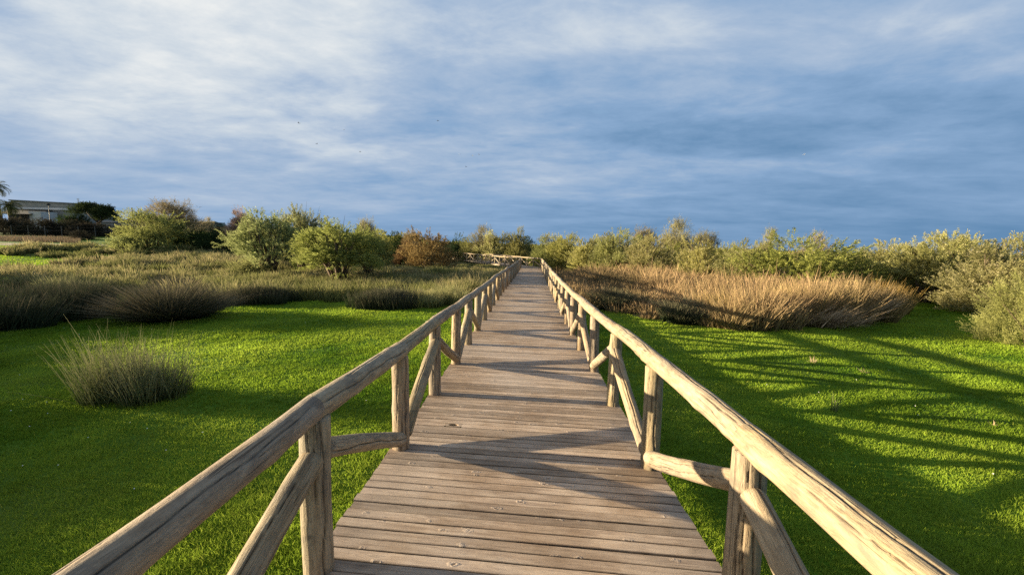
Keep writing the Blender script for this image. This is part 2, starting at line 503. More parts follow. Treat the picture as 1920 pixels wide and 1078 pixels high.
def build_deck():
    V = []; F = []; W = []; P = []; E = []; n = 0
    pitch = 0.0875; s = -1.2; i = 0
    prof = [(0.0, -0.045), (0.0, -0.005), (0.004, 0.0), (0.0765, 0.0), (0.0805, -0.005), (0.0805, -0.045)]
    hole_s = 3.88

    def skew(s_, off_):                        # the boards lie a little askew to the walk
        return s_ - 0.06 * off_ * min(1.0, max(0.0, (Y_END - 0.5 - s_) / 8.0))

    nx = 9
    while s < S_FAR:
        g = np.random.default_rng(i + 100)
        if s < Y_END - 0.05 < s + pitch: s = Y_END - 0.02
        pr = g.random(); dz = g.normal(0, 0.0016); sk = g.normal(0, 0.0022); tl = g.normal(0, 0.0012)
        e0, e1 = -HALF - 0.075 + g.normal(0, 0.006), HALF + 0.075 + g.normal(0, 0.006)
        is_hole = s < hole_s < s + 0.0875
        wv = g.random(4)
        if not is_hole:
            us = np.linspace(0, 1, 15 if s < 8 else 5)
            base = n
            for u in us:
                off = e0 + (e1 - e0) * u
                wob = 0.0022 * math.sin(u * 7 + wv[0] * 6) + 0.0012 * math.sin(u * 17 + wv[1] * 6)
                for (q, z) in prof:
                    qq = q + wob * (1 if q < 0.045 else 0.6) + sk * (u - 0.5)
                    pt = deck_pt(skew(s + qq, off), off, z + dz + tl * (u - 0.5) * 2)
                    V.append(pt - B0); W.append((off + i * 1.7, q + i * 0.37, z + i * 0.91)); P.append(pr)
                    E.append(1.0 if z < -0.003 else 0.35 * max(0.0, (abs(off) - 0.72) / 0.45))
            m = len(us); k = len(prof)
            for a in range(m - 1):
                for b in range(k - 1):
                    q = base + a * k + b
                    F.append((q, q + k, q + k + 1, q + 1))
            F.append(tuple(base + b for b in range(k)))
            F.append(tuple(base + (m - 1) * k + b for b in range(k - 1, -1, -1)))
            n += m * k
        else:
            hx, hy, ha, hb = -0.705, s + 0.04025, 0.052, 0.029
            # board with a lost knot: left piece, right piece and a ring round the hole
            def strip(x0, x1):
                nonlocal n
                us = np.linspace(0, 1, 6); base = n
                for u in us:
                    off = x0 + (x1 - x0) * u
                    for (q, z) in prof:
                        V.append(deck_pt(skew(s + q, off), off, z + dz) - B0); W.append((off + i * 1.7, q + i * 0.37, z + i * 0.91)); P.append(pr); E.append(1.0 if z < -0.003 else 0.35 * max(0.0, (abs(off) - 0.72) / 0.45))
                k = len(prof)
                for a in range(5):
                    for b in range(k - 1):
                        q = base + a * k + b
                        F.append((q, q + k, q + k + 1, q + 1))
                n += 6 * k
            strip(e0, hx - 0.09); strip(hx + 0.09, e1)
            N = 24; base = n
            for r_ in range(3):
                for k in range(N):
                    t = 2 * math.pi * k / N
                    ct, st = math.cos(t), math.sin(t)
                    if r_ == 0:
                        m_ = max(abs(ct) / 0.09, abs(st) / 0.04025); px, py, z = hx + ct / m_, hy + st / m_, 0.0
                    else:
                        px, py, z = hx + ha * ct, hy + hb * st, 0.0 if r_ == 1 else -0.045
                    V.append(deck_pt(skew(py, px), px, z + dz) - B0); W.append((px + i * 1.7, py - s + i * 0.37, z + i * 0.91)); P.append(pr * 0.6); E.append(0.3)
            for r_ in range(2):
                for k in range(N):
                    k2 = (k + 1) % N
                    F.append((base + r_ * N + k, base + r_ * N + k2, base + (r_ + 1) * N + k2, base + (r_ + 1) * N + k))
            n += 3 * N
        s += pitch + g.normal(0, 0.0012); i += 1
    me = make_mesh('deck', np.array(V), F, M_PLANK, {'wood': np.array(W), 'plank': np.array(P), 'edge': np.clip(np.array(E), 0, 1)})
    return obj('deck', me, boardwalk)


build_deck()
# joists under the boards and the pale edge beams of the turned stretch
for off in (-0.55, 0.55):
    mb = MB()
    ss = [-1.0, 4, 9, 15, 22, 30, 38, Y_END]
    for a, b in zip(ss[:-1], ss[1:]):
        A = deck_pt(a, off, -0.05) - B0; B_ = deck_pt(b, off, -0.05) - B0
        w = np.array([0.05, 0, 0]); h = np.array([0, 0, -0.07])
        mb.add([A - w, A + w, B_ + w, B_ - w, A - w + h, A + w + h, B_ + w + h, B_ - w + h],
               [(0, 1, 2, 3), (7, 6, 5, 4), (0, 4, 5, 1), (1, 5, 6, 2), (2, 6, 7, 3), (3, 7, 4, 0)])
    obj('joist', mb.mesh('joist', M_BEAM), boardwalk)
for off in (-HALF + 0.02, HALF - 0.02):
    A = deck_pt(Y_END + 0.3, off, -0.05) - B0; B_ = deck_pt(S_FAR, off, -0.05) - B0
    d = (B_ - A) / np.linalg.norm(B_ - A); w = np.array([d[1], -d[0], 0]) * 0.06; h = np.array([0, 0, -0.17])
    mb = MB()
    mb.add([A - w, A + w, B_ + w, B_ - w, A - w + h, A + w + h, B_ + w + h, B_ - w + h],
           [(0, 1, 2, 3), (7, 6, 5, 4), (0, 4, 5, 1), (1, 5, 6, 2), (2, 6, 7, 3), (3, 7, 4, 0)])
    obj('edge_beam', mb.mesh('edge_beam', M_FASCIA), boardwalk)
# short piles
sp_ = [1.1 + 4.28 * k for k in range(10)] + [Y_END + 2.0 + 2.85 * k for k in range(10)]
for j, s in enumerate(sp_):
    for off in (-0.78, 0.78):
        p = deck_pt(s, off, -0.05)
        g0 = gz(p[0], p[1]) - 0.15
        if p[2] - g0 > 0.1:
            log_part('pile', boardwalk, (p[0], p[1], g0), (p[0], p[1], p[2]), 0.075, 0.072, ns=12, nr=4, seed=900 + j * 2 + int(off > 0), bend=0.0)

RAIL_H = 0.92


def railing(name, label, side, stations, zig, group, seed, close=6, corner=False):
    p0 = deck_pt(stations[0], side * HALF)
    t = thing(name, label, 'railing', tuple(p0), group)
    pts = []
    g = np.random.default_rng(seed)
    for j, s in enumerate(stations):
        jx, jh = g.normal(0, 0.008), g.normal(0, 0.012 if close else 0.004)
        b = deck_pt(s, side * HALF, 0.0); b = b + np.array([jx, 0, 0])
        top = b + np.array([g.normal(0, 0.008), g.normal(0, 0.008), RAIL_H + jh])
        pts.append((b, top))
    n = len(stations)
    for j in range(n):
        b, top = pts[j]
        near = j < close
        r = 0.078 + g.normal(0, 0.003)
        log_part('post', t, b + np.array([0, 0, -0.02]), top + np.array([0, 0, -0.045]), r, r * 0.95, ns=72 if near else 16, nr=30 if near else 6,
                 seed=seed + j * 7, cracks=3 if near else 0, face=(1.9, 3.6) if side < 0 else (2.7, 4.4), bend=0.004, round_end=0.012)
        if j == n - 1: break
        b2, top2 = pts[j + 1]
        d = top2 - top; d /= np.linalg.norm(d)
        rr = 0.069 + g.normal(0, 0.003)
        ov = 0.035
        bump = np.array([0, 0, g.normal(0, 0.0025)])
        log_part('handrail', t, top - d * ov + bump, top2 + d * ov - bump * 0.3, rr * (1 + g.normal(0, 0.018)), rr * (1 + g.normal(0, 0.018)),
                 ns=84 if near else 18, nr=60 if near else 8, seed=seed + 3 + j * 7, cracks=2 if near else 0, depth=0.009, face=(0.2, 2.0) if side < 0 else (1.1, 2.9), bend=0.009, round_end=0.014)
        up_first = ((j + zig) % 2 == 0)
        hi, lo = 0.70, 0.075
        A = b + np.array([0, 0, hi if up_first else lo]); B_ = b2 + np.array([0, 0, lo if up_first else hi])
        dd = B_ - A; L = np.linalg.norm(dd); dd = dd / L
        inn = np.array([-side * 0.018, 0, 0])
        log_part('brace', t, A + dd * 0.055 + inn, B_ - dd * 0.055 + inn, 0.060 + g.normal(0, 0.003), 0.061 + g.normal(0, 0.003),
                 ns=72 if near else 16, nr=40 if near else 7, seed=seed + 5 + j * 7, cracks=3 if near else 0, face=(-0.4, 1.9) if side < 0 else (1.2, 3.5), bend=0.008, round_end=0.03)
    return t


ST = [(k + 0.43) * BAY for k in range(-1, K_END + 1)]       # station -1 .. 30 ; odd stations carry the high brace ends
railing('railing', 'long log railing along the left edge of the walkway, its near face grey in shade', -1, [v - 0.03 for v in ST[:-1]] + [Y_END], 0, 'log railings along the boardwalk', 1000)
railing('railing', 'long log railing along the right edge of the walkway, its near face lit warm', 1, [v - 0.19 for v in ST[:-1]] + [Y_END], 0, 'log railings along the boardwalk', 3000)
ST2 = [Y_END + BAY * k for k in range(0, 20)]
railing('railing', 'far log railing on the near side of the stretch turning left into the rushes', -1, ST2, 1, 'log railings along the boardwalk', 5000, 0)
railing('railing', 'far log railing closing the end of the straight, turning left behind the bend', 1, ST2, 1, 'log railings along the boardwalk', 7000, 0)

# ------------------------------------------------------------------ zones of the meadow
RIGHT_POLY = [(1.75, 15.6), (3.4, 16.2), (4.6, 13.3), (7, 12.7), (9.6, 12.9), (11.4, 13.8), (14.0, 16.8), (15.5, 19.6), (15.8, 22.5), (13, 29), (8, 40), (3.0, 44), (1.75, 38), (1.7, 25)]
LEFT_POLY = [(-1.8, 22.5), (-3.2, 19), (-2.7, 16.0), (-4.5, 15.2), (-6.5, 17.2), (-8.3, 16.0), (-11, 16.0), (-15, 16.6), (-22, 17), (-34, 20), (-36, 24), (-36.5, 33), (-50, 36), (-53, 41.5), (-34, 43), (-22, 47), (-8, 52), (-2.2, 50), (-1.3, 44), (-1.4, 34)]


def inside(poly, x, y):
    x = np.asarray(x); y = np.asarray(y); r = np.zeros(x.shape, bool); n = len(poly)
    for i in range(n):
        x0, y0 = poly[i]; x1, y1 = poly[(i + 1) % n]
        if y0 == y1: continue
        c = ((y0 > y) != (y1 > y)) & (x < (x1 - x0) * (y - y0) / (y1 - y0) + x0)
        r ^= c
    return r


def wob(x, y, a=0.8):
    return x + (fbm(x * 0.6 + 5, y * 0.6, 3) - 0.5) * a * 2, y + (fbm(x * 0.6, y * 0.6 + 31, 3) - 0.5) * a * 2


def road_mask(x, y):
    # dirt track crossing on the far left
    c = 47 + 0.05 * (x + 60) + 1.2 * np.sin(x * 0.09)
    return (np.abs(y - c) < 4.2) & (x < -34)


# ------------------------------------------------------------------ ground sheet
def axis(lim, fine, step0, grow):
    v = [0.0]
    while v[-1] < lim:
        s = step0 if v[-1] < fine else (v[-1] - v[-2]) * grow
        v.append(v[-1] + s)
    return v


ax = axis(900, 24, 0.3, 1.07); xs = np.array([-v for v in ax[:0:-1]] + ax)
ys = np.array([-v for v in axis(120, 6, 1.0, 1.25)[:0:-1]] + axis(1400, 30, 0.3, 1.06))
X, Y = np.meshgrid(xs, ys, indexing='ij')
Z = ground(X, Y)
wx, wy = wob(X, Y)
zone = (inside(RIGHT_POLY, wx, wy) | inside(LEFT_POLY, wx, wy)).astype(float)
zone = np.maximum(zone, sstep(21, 26, Y) * (1 - sstep(-22, -30, X)) * 0.9)
zone = np.maximum(zone, sstep(60, 80, Y) * 0.8)
nx, ny = X.shape
i = np.arange(nx - 1)[:, None] * ny; j = np.arange(ny - 1)[None]
F = np.stack([i + j, i + ny + j, i + ny + j + 1, i + j + 1], -1).reshape(-1, 4)
me = make_mesh('ground', np.stack([X, Y, Z], -1).reshape(-1, 3), F, M_GROUND, {'rush': zone.ravel()}, smooth=True)
tag(obj('ground', me), kind='structure')

# dirt track
tx = np.linspace(-150, -34, 90); tv = np.linspace(-1, 1, 13)
TX, TV = np.meshgrid(tx, tv, indexing='ij')
cy = 47 + 0.05 * (TX + 60) + 1.2 * np.sin(TX * 0.09)
hw = 4.0 * (1 + 0.25 * (fbm(TX * 0.3, TV * 2, 2) - 0.5)) * np.clip((-33 - TX) / 8, 0.02, 1)
TY = cy + TV * hw
TZ = ground(TX, TY) + 0.03 + 0.02 * np.cos(TV * 9)
i = np.arange(89)[:, None] * 13; j = np.arange(12)[None]
F = np.stack([i + j, i + 13 + j, i + 13 + j + 1, i + j + 1], -1).reshape(-1, 4)
nt = NT('bare_dirt')
geo = nt.n('ShaderNodeNewGeometry')
dn = nt.noise(nt.mapv(geo.outputs['Position'], (0.25, 1.6, 1)), 1.0, 6, 0.6)
M_DIRT = nt.done(nt.bsdf(nt.ramp(dn, [(0.35, (0.16, 0.11, 0.08)), (0.5, (0.33, 0.25, 0.19)), (0.65, (0.46, 0.38, 0.31))]), 0.95, 0.1, dn, 0.6, 0.08))
tag(obj('dirt_path', make_mesh('dirt_path', np.stack([TX, TY, TZ], -1).reshape(-1, 3), F, M_DIRT, None, True)), kind='structure')


# ------------------------------------------------------------------ grass turf (beyond counting)
def build_grass():
    g = np.random.default_rng(5)
    n = 1700000
    d = np.exp(g.random(n) * (math.log(48) - math.log(1.7)) + math.log(1.7))
    lat = (g.random(n) * 2 - 1) * 1.62 * (d + 1.6)
    x = lat - d * math.sin(YAW); y = d * math.cos(YAW)
    wx, wy = wob(x, y)
    z_in = inside(RIGHT_POLY, wx, wy) | inside(LEFT_POLY, wx, wy)
    patch = fbm(x * 1.6 + 3, y * 1.6, 3)
    keep = (~z_in | (g.random(n) < np.where(x < 0, 0.5, 0.12))) & (np.abs(x - 0.0) > 0.9) & (y > 0.9)
    keep &= ~((np.abs(x) < 1.25) & (g.random(n) < 0.5))
    keep &= g.random(n) < np.clip(0.35 + 1.3 * patch, 0, 1)
    x, y, d, patch = x[keep], y[keep], d[keep], patch[keep]; n = len(x)
    z = ground(x, y) - 0.004
    tall = fbm(x * 0.7 + 9, y * 0.7 + 4, 3)
    fineh = fbm(x * 6, y * 6, 2)
    h = (0.016 + 0.036 * g.random(n) ** 1.6) * (0.55 + 0.9 * tall) * (0.6 + 0.8 * fineh) * (1 + np.clip((d - 5) / 25, 0, 1) * 0.6)
    w = (0.0026 + 0.0030 * g.random(n)) * np.clip(d / 3.5, 1, 8)
    th = g.random(n) * 6.283; ln = g.random(n) * 1.3; la = g.random(n) * 6.283
    ca, sa = np.cos(th) * w, np.sin(th) * w
    A = np.stack([x - ca, y - sa, z], -1); B_ = np.stack([x + ca, y + sa, z], -1)
    T = np.stack([x + np.cos(la) * ln * h, y + np.sin(la) * ln * h, z + h], -1)
    V = np.stack([A, B_, T], 1).reshape(-1, 3)
    F = np.arange(3 * n).reshape(-1, 3)
    pv = fbm(x * 0.5 + 70, y * 0.5, 4)
    r = np.clip(0.34 * g.random(n) + 0.7 * (patch - 0.5) + 1.3 * (pv - 0.5) + 0.36, 0, 1)
    R = np.repeat(r, 3)
    tipv = np.clip((pv - 0.45) * 1.6, 0, 0.5) * g.random(n) + (g.random(n) < 0.025) * 0.6
    TP = np.stack([tipv * 0.3, tipv * 0.3, tipv], 1).ravel()
    me = make_mesh('grass', V, F, M_GRASS, {'rnd': R, 'tip': TP})
    tag(obj('grass', me), 'short bright green turf covering the meadow on both sides', 'grass', kind='stuff')


build_grass()


# ------------------------------------------------------------------ stems: rushes and tufts
def stem_arrays(x, y, z, h, w, azim, lean, curl, r, tipv, seg=3, g=None):
    """ribbon stems bending outward"""
    n = len(x); t = np.linspace(0, 1, seg + 1)
    V = np.zeros((n, seg + 1, 2, 3)); ph = g.random(n) * math.pi
    cx, cy = np.cos(azim), np.sin(azim)
    for k, s in enumerate(t):
        ang = lean + curl * s
        out = h * (np.sin(lean) * s + (np.sin(ang) - np.sin(lean)) * s * 0.5)
        upz = h * s * np.cos(lean + curl * s * 0.5)
        ww = w * (1 - 0.85 * s ** 1.5)
        px, py, pz = x + cx * out, y + cy * out, z + upz
        V[:, k, 0] = np.stack([px - np.cos(ph) * ww, py - np.sin(ph) * ww, pz], -1)
        V[:, k, 1] = np.stack([px + np.cos(ph) * ww, py + np.sin(ph) * ww, pz], -1)
    base = np.arange(n)[:, None] * (2 * (seg + 1))
    k = np.arange(seg)[None] * 2
    F = np.stack([base + k, base + k + 1, base + k + 3, base + k + 2], -1).reshape(-1, 4)
    R = np.repeat(r, 2 * (seg + 1))
    TP = (tipv[:, None] * np.clip((t - 0.25) / 0.75, 0, 1)[None])
    TP = np.repeat(TP, 2, axis=1).ravel()
    return V.reshape(-1, 3), F, R, TP


def tussock_mesh(name, seed, rx, ry, h, n, mat, w=0.006, spread=0.6, curl=0.35, tipamt=0.7, lobes=5, hvar=0.45, mess=0.35):
    g = np.random.default_rng(seed)
    lob = [(0, 0, 1.0)] if lobes == 1 else [((g.random() - 0.5) * 1.3 * rx, (g.random() - 0.5) * 1.3 * ry, 0.55 + 0.45 * g.random()) for _ in range(lobes)]
    which = g.integers(0, len(lob), n)
    L = np.array(lob)[which]
    rr = np.sqrt(g.random(n)); a = g.random(n) * 6.283
    lr = 0.85 if lobes == 1 else 0.45
    x = L[:, 0] + np.cos(a) * rr * rx * lr * 0.75; y = L[:, 1] + np.sin(a) * rr * ry * lr * 0.75
    dx, dy = np.cos(a) * rr, np.sin(a) * rr
    if lobes > 1:
        dx = dx * 0.5 + x / rx * 0.7; dy = dy * 0.5 + y / ry * 0.7
    az = np.arctan2(dy, dx) + g.normal(0, 0.5, n)
    az = np.where(g.random(n) < mess, g.random(n) * 6.283, az)
    ln = np.clip(np.hypot(dx, dy), 0, 1.2) * spread + np.abs(g.normal(0, 0.09, n))
    hh = h * L[:, 2] * (1 - hvar + hvar * g.random(n) ** 0.6) * (1 + 0.08 * g.normal(0, 1, n))
    r = np.clip(g.random(n) * 0.7 + (L[:, 2] - 0.7) * 0.6, 0, 1)
    tp = np.clip(tipamt * (0.3 + 0.9 * g.random(n)), 0, 1)
    dead = g.random(n) < 0.08
    hh = np.where(g.random(n) < 0.05, hh * 1.25, hh)
    stray = g.random(n) < 0.06; ln = np.where(stray, ln + 0.7 * g.random(n), ln)
    tp[dead] = 0.95
    V, F, R, TP = stem_arrays(x, y, np.full(n, -0.03), hh, w * (0.7 + 0.6 * g.random(n)), az, ln, curl * (0.4 + g.random(n)), r, tp, 4, g)
    return make_mesh(name, V, F, mat, {'rnd': R, 'tip': TP})


def tussock(label, px, depth, me, scale=(1, 1, 1), rz=0.0, group=None, cat='rush tussock', xy=None):
    x, y, z = at(px, depth) if xy is None else (xy[0], xy[1], gz(*xy))
    o = obj('rush_tussock', me, None, (x, y, z - 0.02))
    o.scale = scale; o.rotation_euler = (0, 0, rz)
    return tag(o, label, cat, group)


GR = 'rush tussocks on the left'
ta = tussock_mesh('rush_tussock', 11, 0.74, 0.5, 1.12, 2300, M_RUSHT, 0.0042, 0.16, 0.25, 0.9, 18, 0.82, 0.6)
tussock('pale thin stemmed rush tussock standing alone on the near left lawn', 246, 5.7, ta, (1, 1, 1), 0.0, GR)
tb = tussock_mesh('rush_tussock', 12, 1.0, 1.0, 1.45, 4600, M_RUSHD, 0.0075, 1.0, 0.35, 0.95, 1, 0.4, 0.05)
tussock('dark spiky dome of rushes with brown tips, at the lawn edge on the left', 312, 12.0, tb, (1.12, 1.1, 0.98), 0, GR)
tc = tussock_mesh('rush_tussock', 13, 1.9, 1.3, 1.25, 6500, M_RUSHD, 0.009, 0.4, 0.25, 0.22, 10, 0.45)
td = tussock_mesh('rush_tussock', 14, 2.1, 1.1, 0.95, 5600, M_RUSHD, 0.010, 0.3, 0.2, 0.3, 14, 0.45)
te = tussock_mesh('rush_tussock', 15, 1.5, 1.1, 1.0, 4200, M_RUSHG, 0.010, 0.35, 0.2, 0.55, 7, 0.35)
tussock('big dark green rush clump at the left border of the picture', 15, 11.9, tc, (0.95, 0.8, 1.0), 0.4, GR)
tussock('dark green rush clump between the border clump and the spiky dome', 112, 11.7, tc, (0.6, 0.7, 1.02), 2.4, GR)
tussock('low dark rush band right of the spiky dome', 430, 15.4, td, (0.75, 1, 0.8), 0.1, GR)
tussock('long low dark rush band ending at the green inlet of lawn', 520, 15.6, td, (0.85, 1, 0.86), 3.2, GR)
tussock('dark rush bank right of the green inlet, left end of its row', 680, 15.2, td, (0.75, 0.9, 0.9), 0.2, GR)
tussock('dark rush bank right of the green inlet, middle of its row', 765, 15.3, td, (0.75, 1, 0.93), 3.3, GR)
tussock('dark rush bank nearest the left railing, right end of its row', 835, 16.0, te, (0.75, 1, 0.95), 1.1, GR)
tussock('dark brown tuft among brown rushes below the rusty shrub', 752, 30, te, (0.6, 0.6, 1.0), 0.7, GR)
tussock('dark round rush clump in the middle of the left rush field', 310, 18.5, td, (0.6, 1, 0.8), 1.9, GR)
tussock('mixed rush clump with tan tips, behind the border clump', 140, 15.5, te, (1.3, 1, 1.0), 2.6, GR)
tussock('dark low clump at the lawn patch on the far left', 40, 17.5, td, (0.9, 1, 0.75), 0.9, GR)
# rushes continuing beyond the left border (they shade the near lawn)
GO = 'rushes continuing left of the picture'
for kx, (ox, oy, sc) in enumerate([(-13.4, 6.6, 0.85), (-11.0, 5.1, 0.8), (-8.8, 3.6, 0.9), (-13.6, 9.0, 0.85), (-7.2, 2.1, 0.8), (-6.6, 0.6, 0.75)]):
    tussock('dark rush clump beyond the left border of the picture', 0, 0, tc, (0.9, 0.9, sc), kx * 1.3, GO, xy=(ox, oy))

GRR = 'rush tussocks on the right'
tg = tussock_mesh('rush_tussock', 21, 1.6, 1.1, 1.35, 6500, M_RUSHB, 0.008, 0.28, 0.2, 0.75, 10, 0.5)
th_ = tussock_mesh('rush_tussock', 22, 1.5, 1.0, 1.25, 6000, M_RUSHB, 0.008, 0.34, 0.3, 0.6, 8, 0.5)
tk = tussock_mesh('rush_tussock', 23, 1.2, 0.9, 1.1, 4200, M_RUSHD, 0.009, 0.5, 0.25, 0.45, 5, 0.35)
tussock('dark shaded rush clump beside the right railing', 1178, 16.1, tk, (1.1, 1, 0.95), 0, GRR)
tussock('shaded brown rush clump at the front left corner of the golden bed', 1285, 13.9, tk, (1.1, 1, 0.9), 1.2, GRR)
tussock('golden rush clump at the front of the bed, second from its left corner', 1370, 13.7, th_, (0.95, 1, 0.85), 2.2, GRR)
tussock('golden rush clump at the middle of the bed front', 1455, 13.9, tg, (0.9, 1, 0.95), 0.5, GRR)
tussock('tall golden rush clump just left of the bent dry stems', 1535, 14.2, tg, (0.9, 1, 1.05), 3.5, GRR)
tussock('tall golden rush clump behind the bent dry stems', 1610, 15.2, th_, (1, 1, 1.1), 1.7, GRR)
tussock('orange brown rush clump at the right end of the golden bed', 1675, 17.3, tg, (0.75, 1, 1.0), 4.4, GRR)
# fallen dry stems, each a lodged bundle
g_ = np.random.default_rng(31); n_ = 300
azf = np.where(g_.random(n_) < 0.72, g_.normal(-0.25, 0.45, n_), g_.normal(-1.7, 0.7, n_))
V, F, R, TP = stem_arrays(g_.normal(0, 0.4, n_), g_.normal(0, 0.22, n_), g_.random(n_) * 0.18, 1.0 * (0.5 + 0.7 * g_.random(n_)), 0.013 * (0.6 + g_.random(n_)),
                          azf, 0.75 + 0.4 * g_.random(n_), 0.7 * g_.random(n_), g_.random(n_), g_.random(n_), 4, g_)
x, y, z = at(1572, 13.0)
tag(obj('bent_reed_clump', make_mesh('bent_reed_clump', V, F, M_DRY, {'rnd': R, 'tip': TP}), None, (x, y, z)), 'fan of dry bent pale stems leaning out of the golden rushes onto the lawn', 'dry reeds')
x, y, z = at(1640, 14.2)
V2, F2, R2, TP2 = stem_arrays(g_.normal(0, 0.3, 90), g_.normal(0, 0.2, 90), 0.25 + g_.random(90) * 0.3, 1.2 * (0.5 + 0.6 * g_.random(90)), 0.016 * (0.6 + g_.random(90)),
                              g_.normal(0.15, 0.22, 90), 0.85 + 0.25 * g_.random(90), 0.35 * g_.random(90), g_.random(90), g_.random(90), 4, g_)
tag(obj('bent_reed_clump', make_mesh('bent_reed_clump', V2, F2, M_DRY, {'rnd': R2, 'tip': TP2}), None, (x, y, z)), 'stiff pale broken reed stems pointing right above the lawn', 'dry reeds')


def rush_field(name, label, poly, ncl, per, hbase, mat_, seed, xr, yr, goldy, rad_=0.62):
    """a bed of rushes: stems gathered in many overlapping tussocks, each with its own height, lean and tint"""
    g = np.random.default_rng(seed)
    cx = g.uniform(*xr, ncl * 6); cy = yr[0] + (yr[1] - yr[0]) * g.random(ncl * 6) ** 1.35
    wx, wy = wob(cx, cy)
    big = fbm(cx * 0.2 + 13, cy * 0.2 + 2, 3)
    keep = inside(poly, wx, wy) & ~road_mask(cx, cy) & (g.random(len(cx)) < np.clip((big - 0.3) * 4, 0.2, 1))
    cx, cy, big = cx[keep][:ncl], cy[keep][:ncl], big[keep][:ncl]; m = len(cx)
    cr = rad_ * (0.5 + 0.9 * g.random(m)); ch = hbase * (0.45 + 0.75 * g.random(m)) * (0.55 + 0.9 * big)
    ch = ch * np.where((cx < 0) & (cy > 36) & (cx > -16), 0.42, 1.0) * np.where((cx > 0) & (cx < 4.5), 0.6, 1.0) * np.where((cx > 4.5) & (cx < 7), 0.85, 1.0) * np.where((cx > -24) & (cx < -5) & (cy > 18) & (cy < 31), 0.72, 1.0)
    ct = g.random(m); cg = np.clip(goldy + 1.1 * (g.random(m) - 0.5) + 1.5 * (fbm(cx * 0.17 + 3, cy * 0.17 + 8, 3) - 0.5), 0.04, 1.15)
    n = m * per; k = np.repeat(np.arange(m), per)
    rr = np.sqrt(g.random(n)); a = g.random(n) * 6.283
    x = cx[k] + np.cos(a) * rr * cr[k] * 0.75; y = cy[k] + np.sin(a) * rr * cr[k] * 0.75
    ok = (np.abs(x - 0.25) > 1.45) | (y > 46); x, y, k, rr, a = x[ok], y[ok], k[ok], rr[ok], a[ok]; n = len(x)
    z = ground(x, y) - 0.02
    h = ch[k] * (0.35 + 0.75 * g.random(n) ** 0.7) * (1.05 - 0.25 * rr)
    h = np.where(g.random(n) < 0.04, h * 1.3, h)
    d = np.hypot(x, y)
    w = np.clip(d * 0.00075, 0.006, 0.06) * (0.6 + 0.8 * g.random(n))
    r = np.clip(0.5 * g.random(n) + 0.6 * ct[k] - 0.05, 0, 1)
    tp = np.clip((0.15 + 0.95 * g.random(n)) * cg[k], 0, 1)
    ln = rr * (0.25 + 0.35 * ct[k]) + np.abs(g.normal(0, 0.12, n)) + np.where(g.random(n) < 0.06, g.random(n) * 0.9, 0)
    V, F, R, TP = stem_arrays(x, y, z, h, w, a + g.normal(0, 0.5, n), ln, 0.45 * g.random(n), r, tp, 3, g)
    me = make_mesh(name, V, F, mat_, {'rnd': R, 'tip': TP})
    tag(obj(name, me), label, 'rushes', kind='stuff')


rush_field('rushes', 'rough olive and tan rush field on the left, below the yellow green trees', LEFT_POLY, 1500, 150, 0.78, M_RUSHG, 41, (-54, -1), (9, 53), 0.5, 0.75)
rush_field('rushes', 'golden brown rush bed on the right, between the railing and the pale shrubs', RIGHT_POLY, 700, 220, 1.35, M_RUSHB, 42, (1.5, 17), (12, 45), 0.72)


